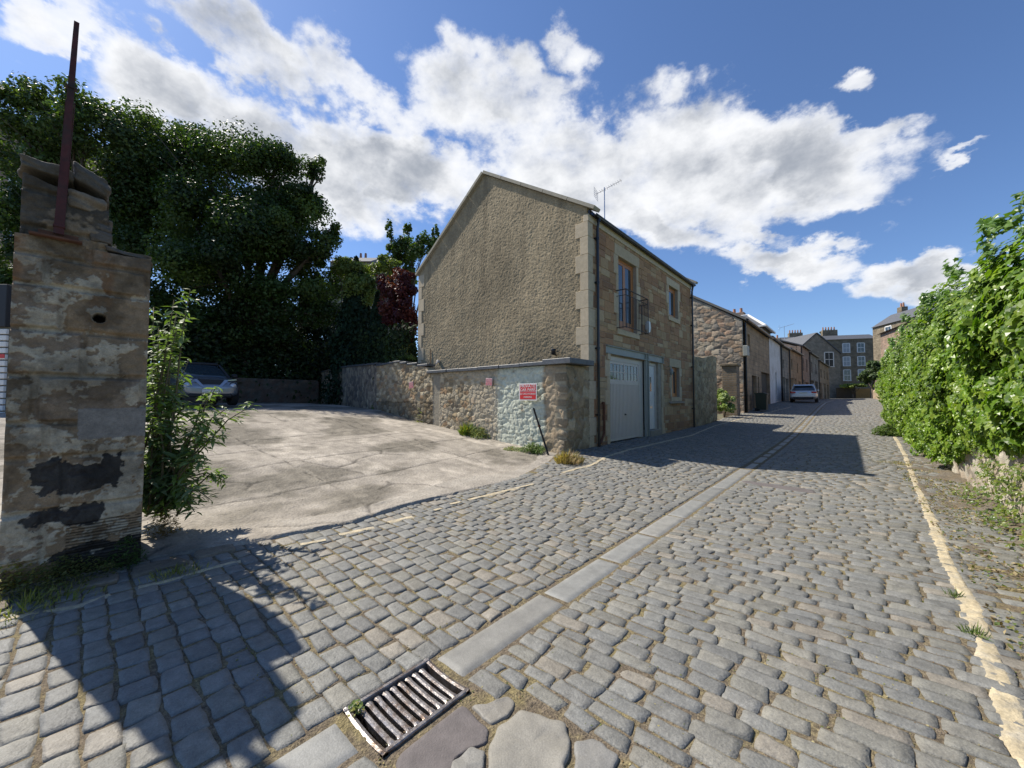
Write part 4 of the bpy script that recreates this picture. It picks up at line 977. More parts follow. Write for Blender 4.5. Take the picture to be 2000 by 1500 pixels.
# rusty steel post bolted to the pillar
ub, zb0 = pil(115, 462); ut, ztp = pil(150, 55)
sp_ = empty('steel_upright', (PV+.06, ub, zb0), label='tall rusty red steel channel with bolt holes, bolted upright on the gate pillar', cat='steel post')
q = MB(); L_ = ztp-zb0; rot = Vector((.0, (ut-ub)+.0, L_)).to_track_quat('Z', 'Y').to_matrix()
w2 = .026
q.prism([(-w2, 0), (w2, 0), (.014, L_), (-.014, L_)], 'x', -.02, -.014); q.v = [tuple(rot @ Vector(p)) for p in q.v]
q.box(-.014, .012, -w2, -w2+.005, 0, L_*.62, .001, rot=rot); q.box(-.014, .012, w2-.008, w2-.003, 0, L_*.62, .001, rot=rot)
q.build('channel', M['rust'], sp_)
for k in range(4):
    q2 = MB(); t = L_*(.965-.07*k); q2.lathe([(0, .004), (.006, .004), (.006, 0)], (-.0125, 0, 0), 'x', 10); o = q2.build('bolt_hole', M['white'], sp_); o.location = rot @ Vector((0, 0, t))
q = MB(); q.box(-.05, .02, -.14, .12, -.035, -.02, .002); q.box(-.05, -.03, -.10, .10, -.03, .02, .002); q.build('base_plate', M['rustb'], sp_)
q = MB(); q.box(-.03, .02, -w2-.004, w2+.004, .05, .065, .001, rot=rot); q.build('clamp', M['rust'], sp_)
q = MB(); q.box(-.03, .02, -w2-.004, w2+.004, L_*.68, L_*.69, .001, rot=rot); q.build('clamp', M['rust'], sp_)
# rough kerb stones and rubble at the pillar foot
q = MB(); r = random.Random(44)
for (vv, uu_, a, b) in ((-4.28, .05, .26, .36), (-4.27, .48, .22, .30), (-4.3, .85, .2, .26), (-4.25, -.42, .24, .3)):
    q.col = r.choice([(.15, .13, .10), (.20, .17, .13)]); rock(q, (vv, uu_, float(HR(vv, uu_))+.0), (a, b, .05), r.randint(1, 99), 10)
tag(q.build('edging_stones', M['painted'], colattr=True, smooth=True), 'worn sunken edging stones along the foot of the gate pillar', 'edging stones')

# ------------------------------------------------------------------ drain grating
def drain():
    x0, x1, y0, y1 = -1.805, -1.455, .855, 1.33; z = float(HR(-1.6, 1.05))
    root = empty('drain_grating', ((x0+x1)/2, (y0+y1)/2, z), label='worn dished cast-iron drain grating at the end of the stone channel', cat='drain grating')
    hx, hy = (x1-x0)/2, (y1-y0)/2
    dish = lambda x: -.016*(1-(x/hx)**2)
    # frame: dished short ends, straight long sides
    n = 16; xs = np.linspace(-hx, hx, n); q = MB()
    for sgn in (-1, 1):
        yo, yi = sgn*hy, sgn*(hy-.026)
        vs = []
        for x in xs: zz = dish(x)+.010; vs += [(x, yo, zz), (x, (yo+yi)/2, zz+.003), (x, yi, zz), (x, yi, zz-.04), (x, yo, zz-.05)]
        fs = []
        for i in range(n-1):
            for k in range(5): fs.append((i*5+k, i*5+(k+1) % 5, (i+1)*5+(k+1) % 5, (i+1)*5+k))
        q.add(vs, fs+[(0, 1, 2, 3, 4), tuple((n-1)*5+k for k in range(5))])
    for sgn in (-1, 1):
        a, b = sorted((sgn*hx, sgn*(hx-.024))); q.box(a, b, -hy, hy, -.045, .0115, .004)
    q.build('frame', M['cast'], root, smooth=False)
    bars = 9; p = 2*(hy-.045)/bars
    for k in range(bars):
        yc = -hy+.045+p*(k+.5); q = MB(); xs = np.linspace(-hx+.024, hx-.024, 15); vs = []
        for x in xs:
            e = abs(x)/(hx-.024); ww = .0125+(.008 if e > .84 else 0)*min(1, (e-.84)/.08 if e > .84 else 0); zz = dish(x)*.55+.002-(.006 if e > .95 else 0)
            vs += [(x, yc-ww, zz-.004), (x, yc-ww*.4, zz+.002), (x, yc+ww*.4, zz+.002), (x, yc+ww, zz-.004), (x, yc+ww*.7, zz-.04), (x, yc-ww*.7, zz-.04)]
        fs = [(i*6+k2, i*6+(k2+1) % 6, (i+1)*6+(k2+1) % 6, (i+1)*6+k2) for i in range(14) for k2 in range(6)]+[tuple(range(6)), tuple(84+k2 for k2 in range(6))]
        q.add(vs, fs); q.build('bar', M['cast'], root, smooth=False)
    q = MB(); q.box(-hx+.01, hx-.01, -hy+.01, hy-.01, -.32, -.30); 
    for sgn in (-1, 1): q.box(sgn*(hx-.005)-.004, sgn*(hx-.005)+.004, -hy+.01, hy-.01, -.30, -.046); q.box(-hx+.01, hx-.01, sgn*(hy-.006)-.004, sgn*(hy-.006)+.004, -.30, -.052)
    q.build('gully_pot', M['joint'], root)
# cut the joint bed and the ground away under the grating by lowering their vertices
def sink(name, x0, x1, y0, y1, dz):
    for o in COL.objects:
        if o.name == name:
            me = o.data; n = len(me.vertices); c = np.empty(n*3, np.float32); me.vertices.foreach_get('co', c); c = c.reshape(-1, 3)
            m_ = (c[:, 0] > x0) & (c[:, 0] < x1) & (c[:, 1] > y0) & (c[:, 1] < y1); c[m_, 2] -= dz; me.vertices.foreach_set('co', c.ravel()); me.update()
sink('road_bed', -1.915, -1.345, .74, 1.46, .35); sink('ground', -2.8, -.2, -.5, 2.6, .35)
drain()
def bed_ring():
    xs = np.arange(-2.04, -1.13, .02); ys = np.arange(.52, 1.60, .02); X_, Y_ = np.meshgrid(xs, ys, indexing='ij'); Z_ = HR(X_, Y_)-.008+.006*fbm(X_*30, Y_*30, 3)
    edge_ = (X_ < -2.03) | (X_ > -1.15) | (Y_ < .53) | (Y_ > 1.585); Z_ = Z_-.03*edge_
    I = np.arange(X_.size).reshape(X_.shape); f = quad(I); cx = X_.ravel()[f].mean(1); cy = Y_.ravel()[f].mean(1); f = f[~((cx > -1.80) & (cx < -1.46) & (cy > .86) & (cy < 1.325))]
    tag(np_mesh('road_bed', np.stack([X_, Y_, Z_], -1).reshape(-1, 3), f[:, ::-1], M['joint'], smooth=True), kind='structure')
bed_ring()

# ------------------------------------------------------------------ foliage machinery
TPL = {
    'quad': (np.array([(-.5, 0, 0), (0, -.32, .06), (.5, 0, 0), (0, .32, .06)]), [(0, 1, 2, 3)]),
    'blade': (np.array([(0, -.04, 0), (.5, -.035, .12), (1, 0, .02), (.5, .035, .12), (0, .04, 0)]), [(0, 1, 3, 4), (1, 2, 3)]),
    'lance': (np.array([(-.5, 0, 0), (-.2, -.11, .05), (.15, -.10, .05), (.5, 0, -.10), (.15, .10, .05), (-.2, .11, .05), (0, 0, .02)]), [(0, 1, 6, 5), (1, 2, 6), (6, 4, 5), (2, 3, 4, 6)]),
    'ivy': (np.array([(-.38, 0, .03), (-.42, -.30, -.02), (-.08, -.24, .05), (.02, -.42, -.03), (.22, -.17, .03), (.55, 0, -.06), (.22, .17, .03), (.02, .42, -.03), (-.08, .24, .05), (-.42, .30, -.02), (0, 0, 0)]),
            [(0, 1, 2, 10), (2, 3, 4, 10), (4, 5, 6, 10), (6, 7, 8, 10), (8, 9, 0, 10)]),
}
def leaves(name, C_, Nn, size, cols, m_, tpl='quad', parent=None, updir=None, jit=.6):
    """C_ (n,3) centres, Nn (n,3) rough facing, size (n,), cols (n,3)"""
    n = len(C_); T, fs = TPL[tpl]
    Nn = Nn+rng.normal(0, jit, (n, 3)); Nn /= np.linalg.norm(Nn, axis=1, keepdims=True)+1e-9
    a = rng.normal(0, 1, (n, 3)) if updir is None else updir+rng.normal(0, .35, (n, 3))
    a -= (a*Nn).sum(1, keepdims=True)*Nn; a /= np.linalg.norm(a, axis=1, keepdims=True)+1e-9; b = np.cross(Nn, a)
    V_ = C_[:, None]+size[:, None, None]*(T[None, :, 0:1]*a[:, None]+T[None, :, 1:2]*b[:, None]+T[None, :, 2:3]*Nn[:, None])
    k = len(T); off = (np.arange(n)*k)[:, None]; Fc = {}
    for f in fs: Fc.setdefault(len(f), []).append(np.array(f)[None]+off)
    Fl = [np.concatenate(v) for v in Fc.values()]
    return np_mesh(name, V_.reshape(-1, 3), Fl, m_, parent, col=np.repeat(cols, k, 0))
def clump_pts(c, r, n, shell=.55):
    d = rng.normal(0, 1, (n, 3)); d /= np.linalg.norm(d, axis=1, keepdims=True)
    rr = (shell+(1-shell)*rng.random(n)**.7)[:, None]; bump = .8+.35*vn(d[:, 0]*3+c[0], d[:, 1]*3+d[:, 2]*2+c[1], 7)[:, None]
    return np.array(c)+d*rr*bump*np.array(r), d
def tree(name, label, base, clumps, n_leaf, lsize, cols, trunk_r=.25, mt='leaf', tpl='quad', sub=7, group='trees behind the car park', cat='tree', cvar=.25):
    """clumps: (px,py,Z,rx_px,ry_px)"""
    root = empty(name, (base[0], base[1], base[2]), label=label, cat=cat, group=group)
    C_ = []; Nn = []; K = []; limbs = MB(); b = Vector(base); bcs = []
    tot = sum(c[3]*c[4]*c[2]**2 for c in clumps)
    for (px, py, Z, rx, ry) in clumps:
        c = P(px, py, Z); rm = np.array([rx/F*Z, rx/F*Z*.9, ry/F*Z]); nn = max(200, int(n_leaf*rx*ry*Z*Z/tot))
        bcs.append((c, rm))
        ns = sub*2
        for k in range(ns):
            d = rng.normal(0, 1, 3); d /= np.linalg.norm(d); cc = c+d*rm*rng.uniform(.35, .88); q, dd = clump_pts(cc, rm*rng.uniform(.30, .52), nn//ns, .3)
            C_.append(q); Nn.append(dd+np.array([0, 0, .4])); col = np.array(cols[rng.integers(0, len(cols))])*rng.uniform(1-cvar, 1+cvar); K.append(np.tile(col, (len(q), 1))*rng.uniform(.8, 1.2, (len(q), 1)))
    C_ = np.concatenate(C_); Nn = np.concatenate(Nn); K = np.concatenate(K); C_ -= np.array(base)
    leaves('crown', C_, Nn, rng.uniform(.7, 1.3, len(C_))*lsize, K, M[mt], tpl, root)
    top = Vector(np.mean([c for c, _ in bcs], 0))-b
    fork = Vector((top.x*.25, top.y*.25, max(.6, top.z*.42))); limbs.tube([(0, 0, -.3), tuple(fork*.5+Vector((.08, .05, 0))), tuple(fork)], [trunk_r*1.25, trunk_r, trunk_r*.85], 9)
    for c, rm in bcs:
        e = Vector(c)-b; mid = fork*.45+e*.55+Vector(rng.normal(0, .25, 3)); mid.z += .1
        limbs.tube([tuple(fork*.97), tuple(mid), tuple(e)], [trunk_r*.6, trunk_r*.35, trunk_r*.13], 7)
        for k in range(5):
            d = rng.normal(0, 1, 3); d /= np.linalg.norm(d); f = e+Vector(d*rm*.8); s0 = mid.lerp(e, rng.uniform(.1, .8)); limbs.tube([tuple(s0), tuple(s0.lerp(f, .5)+Vector((0, 0, .15))), tuple(f)], [trunk_r*.16, trunk_r*.10, trunk_r*.04], 5)
    limbs.build('trunk', M['bark'], root, smooth=True)
    return root
GD = [(.036, .066, .015), (.048, .085, .018), (.078, .115, .024), (.040, .070, .020)]
GL = [(.10, .15, .035), (.13, .18, .045), (.085, .125, .03)]
gz = 1.1
def base_at(px, Z, z=gz): p = P(px, HY, Z); return (p[0], p[1], z)
tree('sycamore_tree', 'broad dark sycamore with the tallest crown, left of the small chimney behind the car park', base_at(470, 21), [(400, 310, 20.28, 120, 70), (520, 370, 20.28, 110, 75), (570, 460, 20.28, 95, 80), (430, 430, 21.12, 130, 90), (330, 350, 20.28, 90, 80), (600, 400, 19.43, 48, 50), (480, 540, 20.28, 150, 70), (620, 560, 21.12, 60, 50), (540, 310, 19.86, 50, 38), (620, 330, 20.28, 26, 30), (625, 480, 19.43, 50, 45), (655, 450, 19.43, 22, 16), (560, 600, 20.28, 120, 60), (380, 440, 18.59, 90, 90), (480, 450, 19.01, 110, 80)], 125000, .155, GD, .34)
tree('ash_tree', 'loose light-crowned ash at the top left behind the gate pillar', base_at(120, 19), [(60, 230, 18, 90, 60), (170, 240, 18, 85, 60), (260, 250, 19, 75, 45), (40, 300, 18, 80, 60), (230, 310, 19, 90, 60), (120, 330, 20, 90, 60), (100, 260, 19, 80, 50), (45, 185, 18, 62, 42), (150, 205, 18, 60, 36)], 29000, .17, [(.07, .11, .03), (.09, .13, .04), (.06, .09, .03)], .2)
tree('lime_tree', 'dense dark tree rising directly behind the gate pillar', base_at(270, 21), [(290, 420, 21, 110, 90), (200, 400, 21, 100, 80), (330, 540, 21, 110, 90), (110, 420, 22, 90, 90), (330, 300, 22, 80, 60), (250, 330, 22, 80, 60)], 52000, .165, GD+[(.045, .085, .022)], .28)
tree('hawthorn_bush', 'dark rounded bush just behind the car park wall, lowest beside the silver car', base_at(380, 20), [(350, 640, 20, 90, 80), (250, 600, 19, 90, 80), (440, 640, 21, 90, 70), (540, 640, 22, 80, 70), (40, 420, 17, 60, 80), (30, 520, 17, 50, 80)], 26000, .17, GD, .14, cat='bush')
tree('small_ash_tree', 'young upright ash showing beside the left slope of the roughcast gable', base_at(800, 22), [(800, 490, 22, 38, 40), (765, 500, 22, 26, 35), (830, 480, 22, 24, 34), (780, 540, 22, 40, 28), (760, 450, 22, 9, 22), (850, 455, 22, 8, 18), (795, 445, 22, 9, 16)], 9000, .15, [(.09, .14, .03), (.07, .11, .025)], .1, sub=4)
tree('lime_green_shrub', 'pale yellow-green shrub between the dark conifers and the red-leaved bush', base_at(710, 20), [(690, 535, 20, 42, 24), (730, 560, 20, 34, 34), (700, 575, 20, 40, 30), (760, 520, 21, 30, 22), (715, 528, 21, 46, 20), (668, 525, 21, 26, 22)], 15000, .13, [(.17, .21, .05), (.13, .17, .04)], .08, sub=5, cat='shrub')
tree('red_leaved_bush', 'dark red copper-leaved bush against the gable corner of the mews house', base_at(785, 16.6), [(785, 565, 16.5, 38, 32), (772, 610, 16.5, 38, 38), (800, 640, 16.3, 24, 34), (755, 560, 16.8, 22, 26), (790, 540, 16.6, 30, 18)], 16000, .12, [(.09, .022, .028), (.065, .016, .022), (.12, .035, .032)], .07, sub=5, cat='shrub')
def conifer(px, pyb, pyt, Z, wpx, label, n=9000, col=((.012, .028, .012), (.02, .04, .016), (.016, .034, .018))):
    b = P(px, HY, Z); zt = EYE+(HY-pyt)/F*Z; b[2] = gz; H_ = zt-gz; W_ = wpx/F*Z
    t = rng.random(n)**.8; th = rng.random(n)*2*np.pi; rr = W_*np.clip((1-t)**.75, .03, 1)*np.sqrt(np.clip(rng.random(n), .25, 1))*(.8+.35*vn(th*2.2, t*14, 3))
    C_ = np.stack([np.cos(th)*rr, np.sin(th)*rr, t*H_], -1); N_ = np.stack([np.cos(th), np.sin(th), np.full(n, .5)], -1)
    root = empty('conifer', tuple(b), label=label, cat='conifer', group='dark conifers behind the car park'); cc = np.array(col)[rng.integers(0, 3, n)]*rng.uniform(.7, 1.4, (n, 1))
    leaves('crown', C_, N_, rng.uniform(.6, 1.3, n)*.22, cc, M['conifer'], 'quad', root, updir=np.array([[0, 0, 1.]]))
    q = MB(); q.tube([(0, 0, -.3), (0, 0, H_*.95)], [.12*W_+.05, .02], 7); q.build('trunk', M['bark'], root)
conifer(520, 0, 560, 23.6, 95, 'widest dark conifer behind the middle of the back wall', 13000); conifer(615, 0, 530, 24.5, 90, 'dark conifer standing left of the pointed one, behind the shaded wall', 14000)
conifer(692, 0, 500, 20, 62, 'tallest pointed dark conifer, left of the red-leaved bush', 15000); conifer(735, 0, 570, 18, 36, 'narrow low conifer next to the spiky yellow-green plant', 8000)
conifer(440, 0, 570, 22, 85, 'dark conifer directly behind the roof of the silver car', 11000); conifer(757, 0, 655, 16, 9, 'thin pale green conifer tip beside the corner of the mews house', 1800, ((.08, .12, .03), (.07, .10, .03), (.09, .13, .04)))
conifer(790, 0, 590, 18.5, 40, 'dark conifer hidden low behind the red-leaved bush at the gable corner', 8000)
# dense dark hedge filling behind the back wall
n = 34000; t = rng.random(n); C_ = np.stack([-24.4+rng.normal(0, .45, n), -12+22.5*t, 1.2+rng.random(n)**.8*(3.2+1.2*vn(t*14, t*0, 4))], -1)
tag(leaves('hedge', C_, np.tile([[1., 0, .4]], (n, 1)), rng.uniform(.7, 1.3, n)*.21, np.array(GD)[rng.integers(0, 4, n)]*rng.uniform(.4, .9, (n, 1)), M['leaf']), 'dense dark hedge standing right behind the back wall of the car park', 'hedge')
# bank of planting behind the shaded wall up to the gable
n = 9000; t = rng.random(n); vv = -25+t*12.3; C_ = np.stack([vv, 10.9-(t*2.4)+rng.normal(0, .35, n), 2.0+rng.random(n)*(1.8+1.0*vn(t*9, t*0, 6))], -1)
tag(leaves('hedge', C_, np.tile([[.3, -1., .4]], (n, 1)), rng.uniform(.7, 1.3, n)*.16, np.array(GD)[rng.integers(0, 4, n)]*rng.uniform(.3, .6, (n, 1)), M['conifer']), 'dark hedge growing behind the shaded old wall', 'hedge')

# strappy plant on the wall top
c = P(790, 706, 15.2); root = empty('flax_plant', tuple(c), label='spiky yellow-green strap-leaved plant on the wall by the gable corner', cat='plant')
q = MB(); r = random.Random(8)
for k in range(34):
    a = r.uniform(0, 6.28); l = r.uniform(.5, 1.05); sp = r.uniform(.15, .6); w_ = .022; pts = [(math.cos(a)*sp*l*t, math.sin(a)*sp*l*t, l*(t*(1.5-.85*t*t))*.9) for t in (0, .3, .6, .85, 1)]
    nx_, ny_ = -math.sin(a)*w_, math.cos(a)*w_; vs = []
    for i, p in enumerate(pts): f = (1, 1.2, 1, .6, .05)[i]; vs += [(p[0]-nx_*f, p[1]-ny_*f, p[2]), (p[0]+nx_*f, p[1]+ny_*f, p[2])]
    q.col = r.choice([(.20, .24, .07), (.12, .17, .05), (.28, .30, .12)]); q.add(vs, [(2*i, 2*i+1, 2*i+3, 2*i+2) for i in range(4)])
q.build('straps', M['grass'], root, colattr=True)
n = 1500; d = rng.normal(0, 1, (n, 3)); C_ = d*np.array([.26, .14, .07])+np.array([-.05, 0, .12])
leaves('undergrowth', C_, d, rng.uniform(.05, .10, n), np.array([(.16, .22, .05), (.11, .16, .04)])[rng.integers(0, 2, n)], M['leaf'], 'quad', root)

# buddleia beside the pillar
def shrub(name, label, base, stems, leaf_size, cols, n_per, cat='shrub', lt='lance', mt='leaf', stem_r=.008, group=None):
    root = empty(name, base, label=label, cat=cat, group=group); q = MB(); C_ = []; U_ = []; N_ = []; Sz = []
    for st in stems:
        pts = [np.array(p)-np.array(base) for p in st]; q.tube([tuple(p) for p in pts], [stem_r*(1.3-.9*i/(len(pts)-1)) for i in range(len(pts))], 5)
        t = np.sort(rng.random(n_per))*(len(pts)-1.001); i = t.astype(int); f = t-i; Pp = np.array(pts); c = Pp[i]*(1-f)[:, None]+Pp[i+1]*f[:, None]; dr = Pp[i+1]-Pp[i]; dr /= np.linalg.norm(dr, axis=1, keepdims=True)
        o = rng.normal(0, 1, (n_per, 3)); o -= (o*dr).sum(1, keepdims=True)*dr; o /= np.linalg.norm(o, axis=1, keepdims=True)
        sz = leaf_size*rng.uniform(.6, 1.25, n_per)*(1-.35*(t/(len(pts)-1))**3); ld = o*.85+dr*.35+np.array([0, 0, -.1]); ld /= np.linalg.norm(ld, axis=1, keepdims=True)
        C_.append(c+ld*sz[:, None]*.5); U_.append(ld*3); N_.append(np.tile([[0, 0, 1.]], (n_per, 1))+o*.2); Sz.append(sz)
    q.build('stems', M['stem'], root, smooth=True); C_ = np.concatenate(C_); n = len(C_)
    leaves('leaves', C_, np.concatenate(N_), np.concatenate(Sz), np.array(cols)[rng.integers(0, len(cols), n)]*rng.uniform(.75, 1.25, (n, 1)), M[mt], lt, root, updir=np.concatenate(U_), jit=.35)
    return root
def B(px, py, Z): return P(px, py, Z)
bz = 3.75; stems = []; r = random.Random(21)
tips = [(372, 565), (340, 585), (300, 600), (345, 640), (370, 700), (320, 690), (495, 790), (440, 800), (420, 760), (350, 740), (395, 850), (440, 850), (300, 760), (330, 800), (430, 930), (400, 900), (410, 975), (440, 940), (350, 880), (310, 860), (360, 930), (380, 960), (300, 920), (300, 820), (330, 650), (365, 790), (400, 800), (310, 720), (340, 960), (380, 1000), (300, 980), (325, 720), (355, 830), (385, 900), (405, 820), (310, 640), (345, 610), (415, 700+60), (300, 700), (335, 770)]
for (tx, ty) in tips:
    bx_, by_ = r.uniform(270, 345), r.uniform(960, 1010)
    if ty < 700: bx_ = r.uniform(285, 315)
    a = B(bx_, by_, bz+r.uniform(-.1, .25)); e = B(tx, ty, bz+r.uniform(-.25, .45)); m1 = a*.62+e*.38; m2 = a*.25+e*.75; m1[2] += .10; m2[2] += .12
    m1[:2] += np.array([r.uniform(-.05, .05), r.uniform(-.05, .05)]); stems.append([a, m1, m2, e])
bb = B(320, 990, 3.8)
shrub('buddleia_bush', 'tall pale-leaved buddleia growing at the right side of the gate pillar', (bb[0], bb[1], .1), stems, .15, [(.13, .19, .075), (.17, .23, .10), (.10, .155, .055), (.20, .26, .14), (.14, .22, .05)], 72, stem_r=.009)
# weeds -----------------------------------------------------------------
def tuft(label, px, py, H, n, hgt, spread, cols, cat='weeds', name='weed_tuft', tpl='blade', wd=1.0, Zfix=None, group='weeds'):
    c = G(px, py, H) if Zfix is None else P(px, py, Zfix); root_z = c[2]
    a_ = rng.random(n)*2*np.pi; r_ = 1.9*rng.random(n)**.75*(.55+.7*vn(a_*1.7, a_*0+px*.13, 3)); d = np.stack([np.cos(a_)*r_, np.sin(a_)*r_], 1)
    base = np.stack([d[:, 0]*spread*.5, d[:, 1]*spread*.5, np.zeros(n)], -1)
    up = np.stack([d[:, 0]*.35, d[:, 1]*.35, np.ones(n)], -1)+rng.normal(0, .22, (n, 3))*np.array([1, 1, .2])
    if tpl != 'blade':
        base[:, 2] = rng.random(n)*hgt*np.exp(-(d**2).sum(1)*.3); up = rng.normal(0, 1, (n, 3)); up[:, 2] += .5
        sz = rng.uniform(.6, 1.3, n)*wd; Nn = np.tile([[.1, -.2, 1.]], (n, 1))
    else: sz = rng.uniform(.35, 1.2, n)*hgt*np.clip(1.25-.4*r_, .3, 1.2); Nn = np.stack([d[:, 1], -d[:, 0], np.full(n, .2)], -1)
    o = leaves(name, base, Nn, sz, np.array(cols)[rng.integers(0, len(cols), n)]*rng.uniform(.7, 1.3, (n, 1)), M['grass'], tpl, None, updir=up*3, jit=.3)
    o.location = (c[0], c[1], root_z); return tag(o, label, cat, group)
WG = [(.10, .16, .035), (.15, .20, .05), (.07, .12, .03)]; DRY = [(.36, .25, .13), (.42, .31, .17), (.28, .19, .10), (.2, .18, .07)]; YG = [(.22, .23, .05), (.28, .26, .07), (.15, .18, .04)]
tuft('dry orange grass tuft at the foot of the wall end by the leaning post', 1110, 903, HR, 700, .24, .32, DRY, 'grass', 'dry_grass')
tuft('leafy green weeds growing behind the leaning post', 1040, 884, HCP, 900, .24, .36, WG, tpl='lance', wd=.08)
tuft('pale leafy weeds under the wall, left of the leaning post', 1000, 880, HCP, 380, .10, .30, WG+YG, tpl='lance', wd=.07)
tuft('bushy green weeds beneath the middle parking sign', 938, 855, HCP, 900, .30, .34, WG+YG, tpl='lance', wd=.08)
tuft('grassy weeds at the wall foot left of the bushy clump', 915, 850, HCP, 500, .34, .30, WG+YG)
tuft('tall thin grass where the smooth mortar strip meets the ground', 838, 825, HCP, 420, .50, .16, YG+WG)
tuft('low yellowish weeds beneath the leftmost parking sign', 822, 826, HCP, 260, .10, .26, YG)
tuft('small weed patch in the shade of the older wall', 735, 800, HCP, 300, .25, .3, GL, tpl='quad', wd=.06)
tuft('dry reddish-brown weed at the foot of the buddleia', 318, 1050, HCP, 700, .32, .16, [(.16, .10, .04), (.20, .14, .05), (.12, .10, .03)], tpl='lance', wd=.035)
tuft('dark green fern-like weed at the base of the gate pillar', 245, 1105, HR, 700, .24, .14, [(.05, .10, .02), (.08, .13, .03)], tpl='lance', wd=.035)
tuft('straggly moss and weeds at the left foot of the gate pillar', 120, 1140, HR, 2200, .20, .34, [(.10, .11, .03), (.15, .14, .04), (.07, .09, .02)], tpl='quad', wd=.022)
tuft('yellow sunlit moss and grass at the left edge beside the pillar', 18, 1150, HR, 2200, .26, .26, [(.28, .25, .06), (.20, .20, .05), (.34, .28, .08)], tpl='quad', wd=.024)
tuft('low mossy weeds on the edging at the corner of the pillar', 60, 1180, HR, 500, .09, .40, YG)
tuft('short grass growing in the cobbles by the entrance kerb', 340, 1120, HR, 260, .06, .30, YG)
tuft('tiny grass tuft on the yellow line at the right', 1862, 1165, HR, 60, .07, .05, WG)
tuft('small grass tuft beside the yellow line, nearest the camera', 1905, 1240, HR, 80, .08, .06, WG)
tuft('little weed at the corner of the drain grating', 695, 1388, HR, 60, .045, .04, YG+WG, tpl='quad', wd=.018)
tuft('dry litter and weeds by the yellow line where the hedge begins', 1745, 905, HR, 300, .06, .5, DRY+YG)
# joint moss and litter flecks
def litter():
    n = 26000; v = rng.uniform(-4.3, 1.3, n); u = np.exp(rng.uniform(np.log(.6), np.log(13), n)); k = (v > edge(u)+.05) & ~((v > -1.825) & (v < -1.50))
    for q in FLAGS: c_ = np.mean(q, 0); rr = np.max(np.linalg.norm(np.array(q)-c_, axis=1)); k &= np.hypot(v-c_[0], u-c_[1]) > rr*.85
    cl = fbm(v*2.3, u*2.3, 4, 55); k &= (cl+rng.uniform(-.18, .18, n) > .52); v, u = v[k], u[k]; n = len(v)
    z = HR(v, u)-.004+rng.uniform(0, .006, n); cols = np.array([(.34, .29, .12), (.42, .37, .20), (.20, .21, .06), (.25, .17, .09), (.14, .17, .05)])[rng.integers(0, 5, n)]
    tag(leaves('leaf_litter', np.stack([v, u, z], -1), np.tile([[0, 0, 1.]], (n, 1)), rng.uniform(.006, .016, n), cols, M['grass'], 'quad', jit=.45), kind='stuff')
    n = 6000; v = rng.uniform(.62, 1.35, n); u = rng.uniform(2.2, 12, n); cl = fbm(v*3, u*3, 3, 66); k = cl > .42; v, u = v[k], u[k]; n = len(v)
    cols = np.array([(.30, .22, .12), (.15, .10, .06), (.22, .22, .07), (.42, .34, .2), (.1, .14, .04)])[rng.integers(0, 5, n)]
    tag(leaves('leaf_litter', np.stack([v, u, HR(v, u)+.006+rng.uniform(0, .01, n)], -1), np.tile([[0, 0, 1.]], (n, 1)), rng.uniform(.012, .04, n), cols, M['grass'], 'quad', jit=.5), kind='stuff')
litter()
# soil drift along the right-hand verge
us = np.arange(1.5, 14, .03); vs_ = np.linspace(.68, 1.45, 34); U, V = np.meshgrid(us, vs_, indexing='ij'); nz = fbm(V*4, U*4, 4, 12); Z = HR(V, U)-.030+.045*sstep(.35, .75, nz)+.04*sstep(1.05, 1.4, V)
Z -= .05*(1-sstep(.68, .75, V)); I = np.arange(U.size).reshape(U.shape)
tag(np_mesh('verge_soil', np.stack([V, U, Z], -1).reshape(-1, 3), quad(I)[:, ::-1], mat('verge_soil', (.13, .11, .085), var=.4, vs=30, bump=.8, bs=90, bd=.01, mottle=(.14, .11, .07), ms=5), smooth=True), kind='structure')

